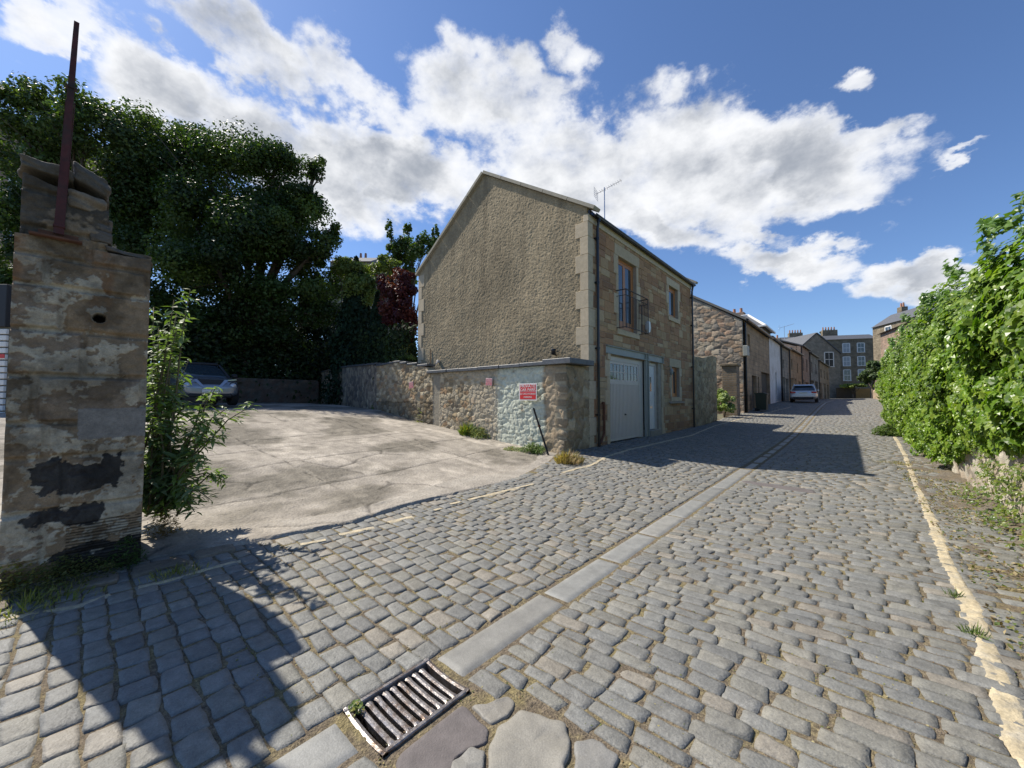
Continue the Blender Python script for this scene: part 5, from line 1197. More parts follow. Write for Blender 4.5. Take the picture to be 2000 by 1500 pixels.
# ------------------------------------------------------------------ right wall and ivy
rw = empty('retaining_wall', (1.5, 10, 0), label='rubble stone wall almost hidden under the glossy ivy on the right', cat='stone wall')
place(relief('rubble_face', (1.38, 25), (1.38, 3.6), lambda s: -.1+.0*s, lambda s: 2.6, .4, .05, f_rubble(.2, 1.1, .05, [(.42, .37, .29), (.36, .30, .23), (.48, .44, .36), (.30, .26, .21)], (.32, .29, .24), 35), M['stone'], flip=False), rw)
def ivy():
    root = empty('ivy_hedge', (1.3, 12, .2), label='thick glossy green ivy hedge bulging over the wall along the right of the lane', cat='ivy hedge')
    n = 84000; u = 4.0+(rng.random(n)**1.25)*18.3; z = rng.random(n)*3.45
    top = 3.16+.30*(vn(u*1.3, u*0, 3)-.5)*2+.22*(vn(u*4.3, u*0, 5)-.5)*2+np.interp(u, [4, 6, 9, 12, 18, 22], [-.28, -.20, .02, .10, .05, -.12])
    bot = np.interp(u, [4, 7, 9, 11, 14, 30], [1.02, .92, .68, .30, .05, .1])+.18*(vn(u*2.5, u*0, 8)-.5)*2
    z = bot+(top-bot)*rng.random(n); tz = (z-bot)/(top-bot)
    bulge = .30*np.sin(np.clip(tz, 0, 1)*np.pi)**.5+.22*(fbm(u*1.1, z*1.1, 3, 4)-.5)*2+.12*(vn(u*3.5, z*3.5, 9)-.5)*2
    face = 1.33-bulge-.10*sstep(14, 21, u)-.05; dep = rng.random(n)**1.3*.36-.10*(vn(u*5, z*6, 21)-.5); v = face+dep+.5*sstep(.88, 1., tz)*rng.random(n)
    gz_ = ZC(u); z2 = z+gz_*.85
    N_ = np.stack([np.full(n, -1.), np.full(n, -.35), .55+1.2*sstep(.75, 1, tz)], -1)
    cols = np.array([(.11, .20, .014), (.15, .24, .02), (.07, .135, .012), (.17, .265, .025), (.21, .29, .035)])[rng.integers(0, 5, n)]*(.8+.45*vn(u*2, z*2, 14))[:, None]
    C_ = np.stack([v, u, z2], -1)-np.array([1.3, 12, .2])
    leaves('leaves', C_, N_, rng.uniform(.045, .125, n), cols, M['ivy'], 'ivy', root, updir=np.tile([[0, -.3, -1.]], (n, 1)), jit=.42)
    # dark backing sheet added inside the ivy to block the light
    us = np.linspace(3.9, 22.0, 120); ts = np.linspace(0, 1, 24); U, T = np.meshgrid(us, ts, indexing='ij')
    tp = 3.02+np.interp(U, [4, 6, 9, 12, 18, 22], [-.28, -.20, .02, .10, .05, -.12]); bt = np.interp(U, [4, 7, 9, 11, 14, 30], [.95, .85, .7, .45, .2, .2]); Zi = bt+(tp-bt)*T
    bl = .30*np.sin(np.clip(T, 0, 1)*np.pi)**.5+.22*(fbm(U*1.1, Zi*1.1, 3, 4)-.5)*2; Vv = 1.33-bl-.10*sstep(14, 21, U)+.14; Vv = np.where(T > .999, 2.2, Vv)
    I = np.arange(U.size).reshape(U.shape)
    np_mesh('shade_backing', np.stack([Vv, U, Zi+ZC(U)*.85], -1).reshape(-1, 3)-np.array([1.3, 12, .2]), quad(I)[:, ::-1], mat('ivy_shade', (.022, .03, .010), var=.5, vs=9, bump=1, bs=14, bd=.1), root, smooth=True)
    r = random.Random(6)
    # leafy shoots along the top
    cs = []
    for k in range(44):
        uu = 4.6+r.random()**1.3*15; b0 = 3.2+float(np.interp(uu, [4, 6, 9, 12, 18, 22], [-.28, -.20, .02, .10, .05, -.12])+ZC(uu)*.85); vv = r.uniform(.9, 1.35); l = r.uniform(.08, .22); dx, dy = r.uniform(-.25, .1), r.uniform(-.2, .2)
        for j in range(16): t = j/15; cs.append((vv+dx*t*l+r.uniform(-.05, .05), uu+dy*t+r.uniform(-.05, .05), b0-.1+t*l))
    cs = np.array(cs)-np.array([1.3, 12, .2]); n = len(cs)
    leaves('shoot_leaves', cs, np.tile([[-.6, -.4, .9]], (n, 1)), rng.uniform(.06, .11, n), np.array([(.13, .22, .05), (.10, .18, .035)])[rng.integers(0, 2, n)], M['ivy'], 'ivy', root, updir=np.tile([[0, -.3, -.6]], (n, 1)), jit=.6)
    # trailing ivy low on the wall
    root2 = empty('trailing_ivy', (1.2, 5.6, .1), label='yellow-green ivy trailing down the bare wall foot onto the verge at the right edge', cat='ivy')
    n = 1500; t = rng.random(n); strand = rng.integers(0, 16, n); su = 4.4+strand*.27+.1*np.sin(t*9+strand); z = .02+t*1.0*(.5+.5*vn(strand*3.3, strand*0., 2)); v = 1.30-.42*np.clip(.35-z, 0, 1)*1.6+rng.normal(0, .04, n)
    C_ = np.stack([v, su+rng.normal(0, .08, n), z+.03], -1)-np.array([1.2, 5.6, .1])
    leaves('leaves', C_, np.tile([[-1., -.2, .8]], (n, 1)), rng.uniform(.03, .065, n), np.array([(.13, .18, .03), (.17, .20, .04), (.08, .13, .025)])[rng.integers(0, 3, n)], M['ivy'], 'ivy', root2, jit=.5)
ivy()
tuft('low leafy ground growth under the far end of the ivy hedge', 1735, 850, HR, 1600, .4, .5, WG, tpl='quad', wd=.07)

# ------------------------------------------------------------------ beyond the house
# rubble garden wall continuing the frontage
gw = empty('garden_wall', (-4.95, 18.5, .2), label='tall shaded rubble wall joining the far end of the mews house', cat='stone wall')
GWC = [(.32, .25, .15), (.27, .21, .13), (.36, .28, .18), (.38, .32, .21)]
place(relief('rubble_face', (-4.92, 16.78), (-4.86, 20.2), lambda s: .1+.1*s, lambda s: 3.12+.10*s+.03*math.sin(s*3), .42, .03, f_rubble(.2, 1.3, .04, GWC, (.24, .21, .16), 45), M['stone'], flip=False), gw)
place(relief('end_face', (-4.88, 20.2), (-5.3, 20.2), lambda s: .3, lambda s: 3.42, .1, .04, f_rubble(.2, 1.3, .03, GWC, (.24, .21, .16), 46), M['stone']), gw)
# street front line
def fl(u): return float(np.interp(u, [20, 41, 50, 70, 100, 112], [-4.72, -4.72, -4.45, -3.7, -2.7, -2.4]))
def gz_at(u): return float(HR(fl(u), u))
g2 = empty('stone_cottage', (-8, 30, .6), label='stone house with a sunlit rubble gable, first beyond the garden wall', cat='house')
GC2 = [(.44, .34, .24), (.38, .27, .18), (.50, .42, .31), (.34, .29, .23), (.46, .31, .21), (.28, .23, .18)]
place(relief('rubble_gable', (-13.0, 25.6), (-4.72, 25.6), lambda s: .4, lambda s: float(np.interp(s, [0, 4.14, 8.28], [6.0, 8.75, 6.0])), .4, .045, f_rubble(.26, 1.5, .035, GC2, (.30, .25, .19), 55, rough=.6), M['stone']), g2)
def house_front(root, u0, u1, zt, m_, openings, depth=8, roof=True, ridge=2.6, xoff=0):
    """openings: (ua,ub,za,zb,kind) relative to u, absolute z above local ground"""
    a, b = fl(u0)+xoff, fl(u1)+xoff; zb = gz_at(u0)-.3
    X = lambda u: a+(b-a)*(u-u0)/(u1-u0)
    us = sorted({u0, u1}|{o[0] for o in openings}|{o[1] for o in openings}); zs = sorted({zb, zt}|{o[2] for o in openings}|{o[3] for o in openings})
    q = MB()
    for p, s in zip(us, us[1:]):
        for c, d in zip(zs, zs[1:]):
            if any(o[0] <= (p+s)/2 <= o[1] and o[2] <= (c+d)/2 <= o[3] for o in openings): continue
            q.add([(X(p), p, c), (X(s), s, c), (X(s), s, d), (X(p), p, d), (X(p)-.35, p, c), (X(s)-.35, s, c), (X(s)-.35, s, d), (X(p)-.35, p, d)], [(0, 1, 2, 3), (4, 7, 6, 5), (0, 3, 7, 4), (1, 5, 6, 2), (3, 2, 6, 7), (0, 4, 5, 1)])
    # far gable and back
    mid = (a+b)/2
    q.prism([(a-depth, zb), (a-.36, zb), (a-.36, zt), (a-depth/2, zt+ridge-.1), (a-depth, zt)], 'y', u1-.32, u1-.02)
    place(q.build('wall', m_), root)
    for o in openings:
        k = o[4]; x = X((o[0]+o[1])/2)-.18; d = MB(); mm = {'win': M['glass'], 'dark': M['darkwood'], 'white': M['white'], 'grey': M['steelb'], 'brown': M['bark']}[k]
        d.box(x-.06, x-.02, o[0], o[1], o[2], o[3]); ob = place(d.build('window' if k == 'win' else 'door', mm), root)
        if k == 'win':
            e = MB(); e.box(x-.02, x+.01, o[0], o[0]+.08, o[2], o[3]); e.box(x-.02, x+.01, o[1]-.08, o[1], o[2], o[3]); e.box(x-.02, x+.012, o[0], o[1], (o[2]+o[3])/2-.04, (o[2]+o[3])/2+.04); e.box(x-.02, x+.011, o[0], o[1], o[3]-.08, o[3]); fo = e.build('frame', M['white']); fo.parent = ob; fo.matrix_parent_inverse = ob.matrix_parent_inverse.copy() if False else Matrix.Identity(4)
    if roof:
        t = MB(); ov = .22
        slope = ridge/(depth/2)
        t.add([(a+ov, u0-.05, zt-.05), (b+ov, u1+.0, zt-.05), (b-depth/2, u1, zt+ridge), (a-depth/2, u0-.05, zt+ridge), (a-depth-ov, u0-.05, zt-.05), (b-depth-ov, u1, zt-.05),
               (a+ov, u0-.05, zt+.07), (b+ov, u1+.0, zt+.07), (b-depth/2, u1, zt+ridge+.12), (a-depth/2, u0-.05, zt+ridge+.12), (a-depth-ov, u0-.05, zt+.07), (b-depth-ov, u1, zt+.07)],
              [(0, 1, 2, 3), (3, 2, 5, 4), (6, 9, 8, 7), (9, 10, 11, 8), (0, 6, 7, 1), (0, 3, 9, 6), (3, 4, 10, 9), (1, 7, 8, 2), (2, 8, 11, 5), (4, 5, 11, 10)])
        place(t.build('roof', M['slate']), root)
        e = MB(); e.tube([(a+ov+.03, u0, zt+.02), (b+ov+.03, u1, zt+.02)], .07, 6); place(e.build('gutter', M['black']), root)
    return X
def pipe(root, u, zt, xoff=0): e = MB(); e.tube([(fl(u)+.08+xoff, u, zt), (fl(u)+.08+xoff, u, gz_at(u))], .06, 6); place(e.build('downpipe', M['black']), root)
g_ = .65
house_front(g2, 25.65, 35.1, 6.0, M['fs_brown'], [(27.0, 27.7, 4.3, 5.4, 'win'), (28.0, 29.6, g_, 2.9, 'dark'), (30.0, 30.5, 1.6, 2.9, 'brown'), (31.4, 34.9, g_, 3.3, 'dark')], depth=8.28, ridge=2.7)
pipe(g2, 25.9, 5.9)
e = MB(); e.col = (.2, .19, .17); slope_boxes(e, -4.55, 6.0, -8.86, 8.75, 25.5, 25.75, .12); slope_boxes(e, -13.2, 6.0, -8.86, 8.75, 25.5, 25.75, .12); place(e.build('gable_coping', M['ashlar'], colattr=True), g2)
e = MB(); e.box(-4.7, -4.45, 25.4, 25.9, 3.9, 4.5, .02); place(e.build('meter_box', M['steelb']), g2)
g3 = empty('white_rendered_house', (-8, 38, .8), label='narrow white-rendered house behind the parked silver estate car', cat='house')
house_front(g3, 35.1, 41.0, 6.15, M['render'], [(37.9, 38.5, 1.2, 3.6, 'grey')], depth=8, ridge=2.2)
q = MB(); q.box(-10.5, -5.4, 36.6, 40.6, 5.8, 7.25); place(q.build('attic_storey', M['fs_grey']), g3)
q = MB(); q.add([(-10.9, 36.2, 7.25), (-5.1, 36.2, 7.25), (-5.1, 41, 7.25), (-10.9, 41, 7.25), (-9.2, 38.2, 8.6), (-6.6, 38.2, 8.6), (-6.6, 39.2, 8.6), (-9.2, 39.2, 8.6)], [(0, 1, 5, 4), (1, 2, 6, 5), (2, 3, 7, 6), (3, 0, 4, 7), (4, 5, 6, 7), (0, 3, 2, 1)]); place(q.build('hipped_roof', M['slate']), g3)
q = MB(); q.tube([(-5.1, 36.2, 7.28), (-6.6, 38.2, 8.62), (-9.2, 38.2, 8.62)], .09, 5); q.box(-10.9, -5.0, 36.1, 36.25, 7.2, 7.32); q.box(-5.15, -5.0, 36.25, 41, 7.2, 7.32); place(q.build('white_trim', M['white']), g3)
ch = MB(); ch.box(-10.0, -7.2, 39.8, 40.6, 7.2, 9.3, .03); cho = place(ch.build('chimney', M['fs_pink']), g3)
for k in range(5):
    c = MB(); c.lathe([(.10, 0), (.13, .1), (.11, .4), (.12, .42), (.08, .42)], (-9.7+k*.55, 40.2, 9.3), 'z', 8); po = c.build('chimney_pot', M['pot']); po.parent = cho
specs = [
    (41.0, 45.5, 6.1, 'fs_grey', 'narrow pale-fronted mews house just past the white-rendered one', [(41.6, 43.2, 1.2, 3.4, 'grey'), (41.9, 42.9, 4.2, 5.0, 'win'), (43.6, 45.2, 1.2, 3.3, 'dark')]),
    (45.5, 54.0, 6.25, 'fs_brown', 'low brown stone mews house with a white garage, above the roof of the estate car', [(46.2, 48.4, 1.2, 3.5, 'white'), (49.0, 50.4, 1.2, 3.5, 'white'), (47.0, 47.9, 4.3, 5.4, 'win'), (51.0, 51.7, 4.2, 5.2, 'win'), (52.0, 53.4, 1.2, 3.3, 'dark')]),
    (54.0, 61.0, 7.4, 'fs_pink', 'taller reddish stone mews house in the middle of the far row', [(54.8, 56.4, 1.2, 3.6, 'brown'), (57.2, 60.0, 1.2, 3.4, 'dark'), (55.2, 56.2, 4.6, 6.2, 'win'), (58.2, 59.4, 4.6, 6.2, 'win')]),
    (61.0, 71.0, 7.2, 'fs_grey', 'dark mews house with wide timber doors, second from the far end', [(62, 65.5, 1.3, 3.8, 'dark'), (66.8, 70, 1.3, 3.8, 'dark'), (63, 64.2, 4.8, 6.2, 'win'), (67.5, 68.8, 4.8, 6.2, 'win')]),
    (71.0, 88.0, 6.9, 'fs_brown', 'last and longest mews house of the row, at the far end of the lane', [(72, 75, 1.3, 3.8, 'dark'), (78, 82, 1.3, 3.8, 'grey'), (84, 87, 1.3, 3.8, 'dark'), (74, 75.5, 4.6, 5.9, 'win'), (79, 80.5, 4.6, 5.9, 'win'), (84, 85.5, 4.6, 5.9, 'win')])]
for (u0, u1, zt, mm, lab, op) in specs:
    rt = empty('terraced_mews_house', (-8, (u0+u1)/2, 1), label=lab, cat='house', group='mews houses down the lane'); house_front(rt, u0, u1, zt, M[mm], op, depth=7.5, ridge=1.5 if zt > 7 else 1.3); pipe(rt, u0+.15, zt)
    gq_ = MB(); gq_.prism([(fl(u0)-7.5, 0), (fl(u0)-.4, 0), (fl(u0)-.4, zt), (fl(u0)-3.75, zt+1.25), (fl(u0)-7.5, zt)], 'y', u0+.02, u0+.3); place(gq_.build('party_wall', M[mm]), rt)
    if u0 > 45:
        c = MB(); c.box(fl(u0)-4.3, fl(u0)-2.9, u0+.1, u0+.8, zt+.8, zt+2.2, .02); cho = place(c.build('chimney', M['fs_grey']), rt)
        for k in range(2): d = MB(); d.lathe([(.12, 0), (.10, .45), (.07, .45)], (fl(u0)-3.9+k*.6, u0+.45, zt+2.2), 'z', 8); po = d.build('chimney_pot', M['pot']); po.parent = cho
aerial(1535, 636, -6.0, 6.5, 'thin television aerial above the roofs just right of the white-rendered house', 1.6, rz=.3)
# brick gate pier, bin and bush in the gap
gp2 = empty('gate_pier', P(1431, 800, 21.2), label='square brown brick gate pier in front of the sunlit stone gable', cat='gate pier'); Z0 = gp2.location.z
q = MB(); q.box(-.42, .30, -.35, .35, -.4, 2.38, .01); q.build('shaft', M['fs_pier'], gp2); q = MB(); q.box(-.50, .38, -.43, .43, 2.382, 2.52, .02); q.build('cap', M['fs_dark'], gp2)
bn = empty('wheelie_bin', (-4.15, 27.6, float(HR(-4.15, 27.6))), label='dark green wheelie bin against the front of the stone cottage', cat='bin')
q = MB(); q.add([(-.25, -.28, .08), (.25, -.28, .08), (.25, .28, .08), (-.25, .28, .08), (-.30, -.34, 1.0), (.30, -.34, 1.0), (.30, .34, 1.0), (-.30, .34, 1.0)], [(0, 3, 2, 1), (0, 1, 5, 4), (1, 2, 6, 5), (2, 3, 7, 6), (3, 0, 4, 7), (4, 5, 6, 7)]); q.build('body', M['bin'], bn)
q = MB(); q.prism([(-.33, 1.0), (.33, 1.0), (.33, 1.04), (.1, 1.12), (-.33, 1.10)], 'y', -.36, .36); q.build('lid', M['bin'], bn)
q = MB(); q.tube([(-.24, -.30, .10), (-.24, -.24, .10)], .10, 10); q.tube([(-.24, .24, .10), (-.24, .30, .10)], .10, 10); q.build('wheels', M['tyre'], bn)
tree('variegated_bush', 'pale sunlit bush in the gap between the garden wall and the brick pier', tuple(P(1414, 808, 20.4)), [(1412, 778, 20.3, 15, 18), (1402, 790, 20.3, 10, 12), (1427, 788, 20.2, 12, 14), (1410, 797, 20.2, 17, 9), (1426, 799, 20.1, 12, 7)], 5000, .10, [(.35, .40, .22), (.20, .27, .08), (.28, .34, .14)], .03, sub=4, group=None, cat='bush')
# end of the lane: fence, tenements
def facing(Z, px): p = P(px, HY, Z); return p
def block(name, label, x0, x1, Z0, Z1, ztop, m_, wins, roof=3.0, depth=10, chim=(), group='tenements beyond the end of the lane', gable=False, cat='tenement', winw=1.1):
    """facade between two pixel columns at given depths; wins: list of (t, zc, h, kind)"""
    a, b = P(x0, HY, Z0)[:2], P(x1, HY, Z1)[:2]; d = b-a; L_ = np.linalg.norm(d); ang = math.atan2(d[1], d[0]); root = empty(name, (a[0], a[1], 1.0), ang, label, cat, group)
    H_ = ztop-1; q = MB()
    q.box(0, L_, 0, depth, -2, H_)
    if gable: q.prism([(0, H_), (L_, H_), (L_/2, H_+roof)], 'y', 0, .5)
    q.build('wall', m_, root)
    q = MB()
    if gable: 
        slope_boxes(q, -.2, H_-.1, L_/2, H_+roof, -.2, depth, .2); slope_boxes(q, L_+.2, H_-.1, L_/2, H_+roof, -.2, depth, .2)
    else: q.prism([(-.3, H_), (depth+.3, H_), (depth*.7, H_+roof), (depth*.3, H_+roof)], 'x', 0, L_)
    q.build('roof', M['slate'], root)
    for (t, zc, h, kd) in wins:
        c = t*L_; fr = MB(); w2 = winw/2
        for s in (-1, 1): fr.box(c+s*w2-.09, c+s*w2+.09, -.07, .05, zc-h/2, zc+h/2)
        fr.box(c-w2, c+w2, -.08, .05, zc+h/2-.05, zc+h/2+.12); fr.box(c-w2-.1, c+w2+.1, -.14, .05, zc-h/2-.14, zc-h/2); fr.box(c-w2, c+w2, -.06, .05, zc-.05, zc+.05); fr.box(c-.03, c+.03, -.055, .05, zc-h/2, zc+h/2)
        fo = fr.build('window', M['white'], root); g = MB(); g.box(c-w2, c+w2, -.03, -.01, zc-h/2, zc+h/2); g.build('pane', {'g': M['glass'], 'b': M['curtain']}[kd], fo)
    for (t, w_, h) in chim:
        c = MB(); y0 = depth*.4 if not gable else .6; c.box(t*L_-w_/2, t*L_+w_/2, y0, y0+1.0, H_-.5, H_+roof+h, .03); co = c.build('chimney', m_, root)
        for k in range(max(2, int(w_/.6))): e = MB(); e.lathe([(.17, 0), (.13, .8), (.09, .8)], (t*L_-w_/2+.3+k*.6, y0+.5, H_+roof+h), 'z', 8); e.build('chimney_pot', M['pot'], co)
    return root
ZE = 92
def zpx(y, Z): return EYE+tan_ray(1600, y)[1]*Z
wn = []
for y in (680, 706, 733):
    for x in (1658, 1685): wn.append(((x-1540)/(1716-1540), zpx(y, ZE)-1, 2.1 if y < 730 else 2.5, 'g' if (x+y) % 2 else 'b'))
block('tenement', 'four-storey grey stone tenement closing the view at the end of the lane', 1536, 1718, ZE+3, ZE-2, zpx(663, ZE), M['fs_dark'], wn, roof=1.4, chim=((.21, 3.0, 1.2), (.60, 3.2, 1.6)), winw=1.4)
block('gabled_hall', 'stone building with a pointed gable and a tall arched window in front of the tenement', 1553, 1643, 82, 82, zpx(690, 82), M['fs_grey'], [(.76, zpx(702, 82)-1, 3.0, 'g')], roof=zpx(651, 82)-zpx(690, 82), gable=True, winw=1.9)
block('corner_tenement', 'tallest tenement on the right with slate roof and end chimney, above the hedge', 1709, 1830, 74, 60, zpx(633, 70), M['fs_dark'], [(.3, zpx(645, 68)-1, 2.0, 'g'), (.7, zpx(645, 64)-1, 2.0, 'g')], roof=2.4, chim=((.04, 1.2, 1.3),), winw=1.6)
block('pink_stone_house', 'pinkish stone building half hidden behind the top of the ivy hedge', 1724, 1800, 42, 34, zpx(650, 41), M['fs_pink'], [(.18, zpx(697, 41)-1, 1.2, 'g')], roof=.7, depth=6, chim=(), winw=.6)
fe = empty('end_fence', P(1640, 778, 80), label='dark board fence closing the lane, golden wooden panel at its right', cat='fence'); a = P(1634, 778, 80); b = P(1672, 778, 80); c_ = P(1700, 778, 80)
for (s, t, mm, nm, h) in ((a, b, 'darkwood', 'dark_panel', 2.3), (b, c_, 'fencewood', 'golden_panel', 2.1)):
    q = MB(); n = 14
    for k in range(n):
        p = s+(t-s)*k/n; p2 = s+(t-s)*(k+.94)/n; q.prism([(p[0], p[1]), (p2[0], p2[1]), (p2[0]-.05, p2[1]+.1), (p[0]-.05, p[1]+.1)], 'z', .9, 1.35+h+(.04 if k % 2 else 0))
    place(q.build(nm, M[mm]), fe)
tree('end_tree', 'rounded green tree at the lane end, touching the tip of the ivy hedge', base_at(1705, 62), [(1702, 728, 62, 26, 18), (1715, 712, 60, 16, 12), (1690, 740, 64, 16, 10)], 7000, .32, [(.07, .11, .04), (.09, .13, .05)], .2, sub=5, group=None)
tree('end_shrub', 'bright green shrub showing over the dark fence at the lane end', base_at(1665, 79), [(1668, 753, 79, 18, 5), (1655, 755, 79, 12, 4), (1682, 752, 79, 9, 4)], 3000, .3, [(.22, .28, .06), (.16, .22, .05)], .1, sub=4, group=None, cat='shrub')
tree('distant_tree', 'small distant tree top poking above the tenement roof', base_at(1612, 110), [(1612, 652, 110, 9, 5), (1606, 649, 110, 4, 3)], 800, .5, [(.07, .11, .04)], .2, sub=3, group=None)
# lower wall carrying on beyond the hedge on the right
lw = empty('lane_wall', (2.2, 50, 1), label='low stone wall at the right side of the lane beyond the ivy', cat='stone wall')
place(relief('rubble_face', (2.3, 80), (1.6, 25), lambda s: .4, lambda s: 2.6, .4, .25, f_rubble(.4, 1.5, .05, GC2, (.34, .3, .25), 75), M['stone'], flip=False), lw)
# buildings behind the trees
block('villa', 'stone house with a red chimney pot glimpsed between the big tree and the small ash', 640, 722, 42, 42, zpx(512, 42), M['fs_grey'], [(.3, 9.0, 1.6, 'g')], roof=1.6, chim=((.38, .9, .3),), group='buildings behind the trees', cat='house', winw=1.0)
block('tenement_behind_trees', 'tall stone tenement glimpsed through the leaves at the far left edge', -150, 42, 30, 30, zpx(245, 30), M['fs_pink'], [(.5, 14, 1.8, 'g'), (.85, 14, 1.8, 'g'), (.85, 18, 1.8, 'g')], roof=1.6, group='buildings behind the trees')
# garage at far left behind the pillar
gr_ = empty('lock_up_garage', (-13.5, -6.2, .7), label='lock-up garage with a white ribbed door at the left edge behind the pillar', cat='garage')
pa = P(-60, 778, 9.5); pb = P(9, 778, 9.5)
q = MB(); d = (pb-pa)[:2]; L_ = float(np.linalg.norm(d)); gr_.location = (pa[0], pa[1], 0); gr_.rotation_euler.z = math.atan2(d[1], d[0])
zl = zpx(840, 9.5); zt = zpx(640, 9.5); zc_ = zpx(560, 9.5)
q.box(0, L_, .05, 3, 0, zc_); q.build('body', M['fs_grey'], gr_)
q = MB(); n = 16
for k in range(n): q.box(.02, L_-.02, -.02, .045, zl+(zt-zl)*k/n, zl+(zt-zl)*(k+.8)/n, .01)
q.build('ribbed_door', M['white'], gr_)
q = MB(); q.box(-.05, L_+.0, -.06, .3, zt+.02, zc_+.05, .01); q.build('fascia', M['plastic'], gr_)
q = MB(); q.box(L_-.16, L_-.02, -.03, -.021, zl+(zt-zl)*.70, zl+(zt-zl)*.74); q.build('red_mark', M['red'], gr_)

# ------------------------------------------------------------------ cars
def wheel(parent, x, y, r=.34, w_=.22, side=1):
    o = MB(); o.lathe([(r*.62, -w_/2), (r*.93, -w_/2), (r, -w_*.35), (r, w_*.35), (r*.93, w_/2), (r*.62, w_/2)], (0, 0, 0), 'y', 28); t = o.build('wheel', M['tyre'], parent, smooth=True); t.location = (x, y, r)
    o = MB(); s = side*w_*.42; o.lathe([(r*.64, s*.6), (r*.64, s), (r*.58, s), (r*.56, s*.5)], (0, 0, 0), 'y', 24)
    for k in range(7):
        a = k*2*math.pi/7; ca, sa = math.cos(a), math.sin(a); p = [(ca*r*.08-sa*.03, s*.9, sa*r*.08+ca*.03), (ca*r*.08+sa*.03, s*.9, sa*r*.08-ca*.03), (ca*r*.58+sa*.02, s*.95, sa*r*.58-ca*.02), (ca*r*.58-sa*.02, s*.95, sa*r*.58+ca*.02)]; o.add(p+[(a_[0], a_[1]-s*.2, a_[2]) for a_ in p], [(0, 1, 2, 3), (4, 7, 6, 5), (0, 3, 7, 4), (1, 5, 6, 2)])
    o.lathe([(0, s*.98), (r*.12, s*.95), (r*.13, s*.6)], (0, 0, 0), 'y', 12); o.build('rim', M['alloy'], t)
def loft_body(secs, name, m_, parent, sub=2):
    """secs: (x, [(y,z)...]) half profiles from bottom centre to top centre; mirrored"""
    V_ = []; n = None
    for x, pr in secs:
        full = [(x, y, z) for y, z in pr]+[(x, -y, z) for y, z in pr[::-1] if y > 1e-6]; n = len(full); V_ += full
    m = len(secs); fs = [(i*n+k, i*n+(k+1) % n, (i+1)*n+(k+1) % n, (i+1)*n+k) for i in range(m-1) for k in range(n)]; fs += [tuple(range(n)), tuple((m-1)*n+k for k in range(n))]
    q = MB(); q.add(V_, fs); o = q.build(name, m_, parent, smooth=True); md = o.modifiers.new('s', 'SUBSURF'); md.levels = md.render_levels = sub; return o
def car(name, label, loc, rz, Lc, Wc, belt, roofz, paint, profile, glass, wb, r=.34):
    """profile: list (x, hood/boot top z, half width, floor z). glass: list (x, z_bottom, z_top, half_w_bottom, half_w_top)"""
    root = empty(name, loc, rz, label, 'car'); secs = []
    for (x, zt, hw, zb) in profile:
        secs.append((x, [(0, zb), (hw*.80, zb), (hw*.97, zb+.08), (hw, zb+.30), (hw*.985, (zb+zt)/2+.10), (hw*.93, zt-.06), (hw*.80, zt), (0, zt+.02)]))
    loft_body(secs, 'body', paint, root)
    secs = [(x, [(0, zb), (hb, zb), (hb*.5+ht*.5, (zb+zt)/2), (ht, zt-.05), (ht*.8, zt), (0, zt+.015)]) for (x, zb, zt, hb, ht) in glass]
    loft_body(secs, 'window_glass', M['glass'], root, 2)
    return root
# estate car (rear towards the camera). x forward, y left
p_ = P(1570, 784, 31.5); ev_l = (p_[0]-.05, p_[1]+1.2, float(HR(-3.2, 40))-.0)
prof = [(-2.32, .70, .70, .42), (-2.28, .92, .84, .30), (-2.0, .98, .90, .22), (-1.2, .98, .91, .20), (0, .97, .91, .19), (1.0, .95, .91, .20), (1.7, .84, .89, .22), (2.15, .74, .82, .26), (2.28, .62, .68, .34)]
gls = [(-2.16, .93, 1.00, .78, .70), (-1.95, .93, 1.24, .78, .64), (-1.75, .93, 1.40, .79, .60), (-1.2, .93, 1.43, .80, .60), (-.2, .93, 1.45, .80, .60), (.35, .93, 1.40, .80, .58), (.9, .93, 1.12, .79, .64), (1.15, .91, .97, .77, .70)]
ec = car('estate_car', 'silver estate car parked by the houses down the lane, seen from behind', ev_l, R(93), 4.6, 1.82, .95, 1.45, M['silver2'], prof, gls, 2.7)
q = MB(); q.prism([(-2.05, 1.33), (-1.85, 1.425), (-1.0, 1.465), (-.1, 1.475), (.4, 1.43), (.4, 1.40), (-1.8, 1.39)], 'y', -.62, .62); q.build('roof_panel', M['silver2'], ec)
for y in (-1, 1):
    q = MB(); q.tube([(-1.7, y*.63, 1.42), (-1.5, y*.63, 1.50), (.0, y*.63, 1.51), (.2, y*.63, 1.44)], .016, 6); q.build('roof_rail', M['alloy'], ec)
    q = MB(); q.tube([(-1.98, y*.74, .96), (-1.82, y*.64, 1.36)], .035, 6); q.tube([(-1.0, y*.80, .96), (-1.0, y*.63, 1.42)], .03, 6); q.tube([(.0, y*.80, .96), (.0, y*.63, 1.42)], .03, 6); q.tube([(1.05, y*.78, .95), (.3, y*.61, 1.42)], .03, 6); q.build('window_pillar', M['silver2'], ec)
    q = MB(); q.box(-2.345, -2.10, y*.50 if y > 0 else -.84, .84 if y > 0 else -.50, .72, .86, .03); q.build('tail_light', M['lens_red'], ec)
    for x in (-1.32, 1.38): wheel(ec, x, y*.80, .33, .22, y)
    q = MB(); q.box(.75, .95, y*.92-.07, y*.92+.07, .93, 1.06, .03); q.build('mirror', M['silver2'], ec)
q = MB(); q.box(-2.40, -2.2, -.80, .80, .40, .60, .05); q.build('rear_bumper', M['silver2'], ec)
q = MB(); q.box(-2.38, -2.2, -.62, .62, .24, .40, .03); q.build('lower_bumper', M['plastic'], ec)
q = MB(); q.box(-2.36, -2.30, -.26, .26, .70, .81, .005); q.build('number_plate', M['plate'], ec)
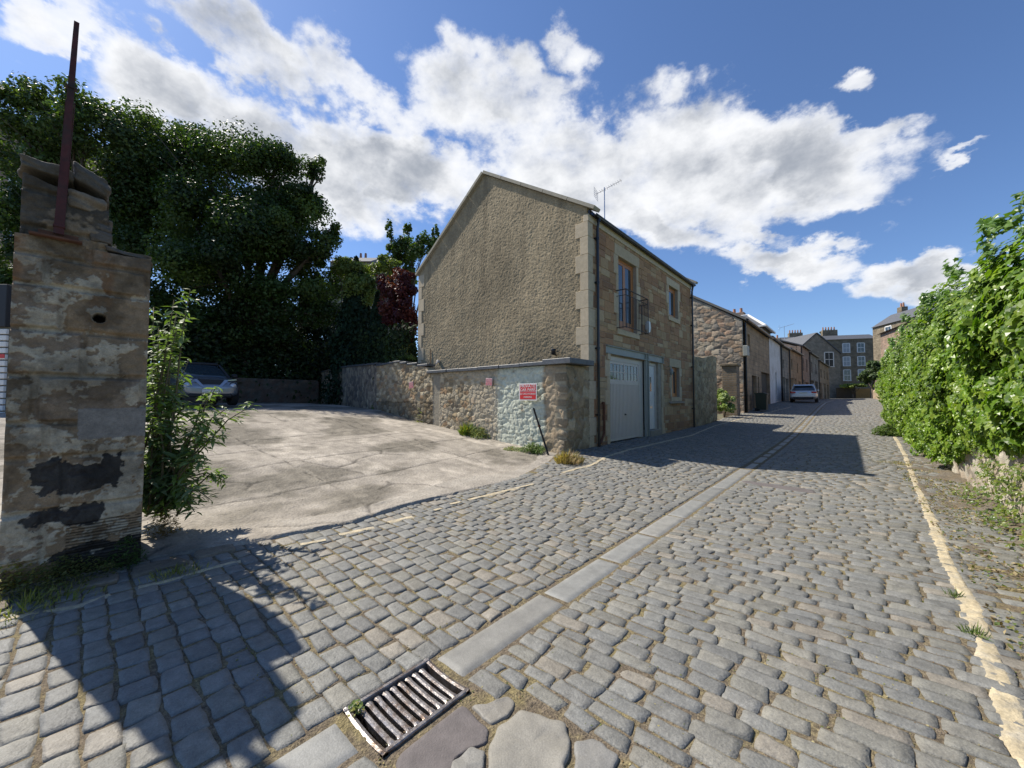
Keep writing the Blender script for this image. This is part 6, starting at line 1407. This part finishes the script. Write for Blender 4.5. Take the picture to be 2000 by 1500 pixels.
# crossover car under the trees (front towards the street)
cv, cu_ = -18.2, 2.9
prof = [(-2.05, .80, .72, .40), (-1.95, 1.02, .84, .30), (-1.3, 1.06, .89, .26), (0, 1.04, .90, .25), (.8, 1.04, .90, .26), (1.45, 1.0, .88, .28), (1.85, .90, .84, .30), (2.05, .74, .74, .36), (2.08, .60, .66, .40)]
gls = [(-1.85, 1.0, 1.12, .74, .66), (-1.5, 1.0, 1.48, .77, .60), (-.9, 1.0, 1.57, .78, .60), (-.1, 1.0, 1.59, .79, .60), (.35, 1.0, 1.50, .79, .60), (.85, 1.0, 1.20, .78, .66), (1.15, .98, 1.03, .76, .70)]
sc_ = car('crossover_car', 'silver crossover car parked nose out in the shade at the back of the car park', (cv, cu_, float(HCP(cv, cu_))+.02), R(2), 4.2, 1.8, 1.0, 1.6, M['silver'], prof, gls, 2.6)
q = MB(); q.prism([(-1.6, 1.50), (-.9, 1.59), (-.1, 1.61), (.3, 1.55), (.3, 1.51), (-1.5, 1.44)], 'y', -.58, .58); q.build('roof_panel', M['plastic'], sc_)
for y in (-1, 1):
    q = MB(); q.tube([(1.05, y*.76, 1.0), (.32, y*.60, 1.50)], .035, 6); q.tube([(-.2, y*.79, 1.0), (-.2, y*.62, 1.55)], .04, 6); q.tube([(-1.7, y*.72, 1.05), (-1.3, y*.62, 1.5)], .06, 6); q.build('window_pillar', M['plastic'], sc_)
    q = MB(); q.lathe([(0, .06), (.08, .055), (.105, .03), (.115, 0), (.12, -.05)], (1.99, y*.62, .68), 'x', 18); h_ = q.build('headlight', M['lens'], sc_, smooth=True)
    q = MB(); q.lathe([(.118, -.02), (.118, .035), (.132, .03), (.135, -.04)], (1.99, y*.62, .68), 'x', 18); q.build('bezel', M['plastic'], h_)
    q = MB(); q.prism([(y*.48, .90), (y*.74, .93), (y*.74, .90), (y*.50, .86)], 'x', 1.84, 1.92); q.build('running_light', M['lens'], sc_)
    q = MB(); q.add([(2.10, y*.12, .56), (2.12, y*.20, .56), (2.02, y*.48, .88), (2.00, y*.38, .90), (2.04, y*.12, .56), (2.04, y*.20, .56), (1.95, y*.48, .88), (1.95, y*.38, .90)], [(0, 1, 2, 3), (4, 7, 6, 5), (0, 4, 5, 1), (1, 5, 6, 2), (2, 6, 7, 3), (3, 7, 4, 0)]); q.build('chrome_bar', M['alloy'], sc_)
    for x in (-1.28, 1.30): wheel(sc_, x, y*.79, .35, .23, y)
    q = MB(); q.box(.78, .95, y*.95-.09, y*.95+.09, 1.02, 1.16, .04); q.build('mirror', M['plastic'], sc_)
q = MB(); q.add([(2.085, -.12, .55), (2.085, .12, .55), (2.0, .36, .90), (2.0, -.36, .90), (1.9, -.12, .55), (1.9, .12, .55), (1.9, .36, .90), (1.9, -.36, .90)], [(0, 1, 2, 3), (0, 4, 5, 1), (1, 5, 6, 2), (2, 6, 7, 3), (3, 7, 4, 0)]); q.build('grille', M['plastic'], sc_)
q = MB(); q.box(1.9, 2.10, -.60, .60, .28, .44, .05); q.build('lower_grille', M['plastic'], sc_)
q = MB(); q.box(2.09, 2.115, -.26, .26, .45, .56, .004); q.build('number_plate', M['white'], sc_)
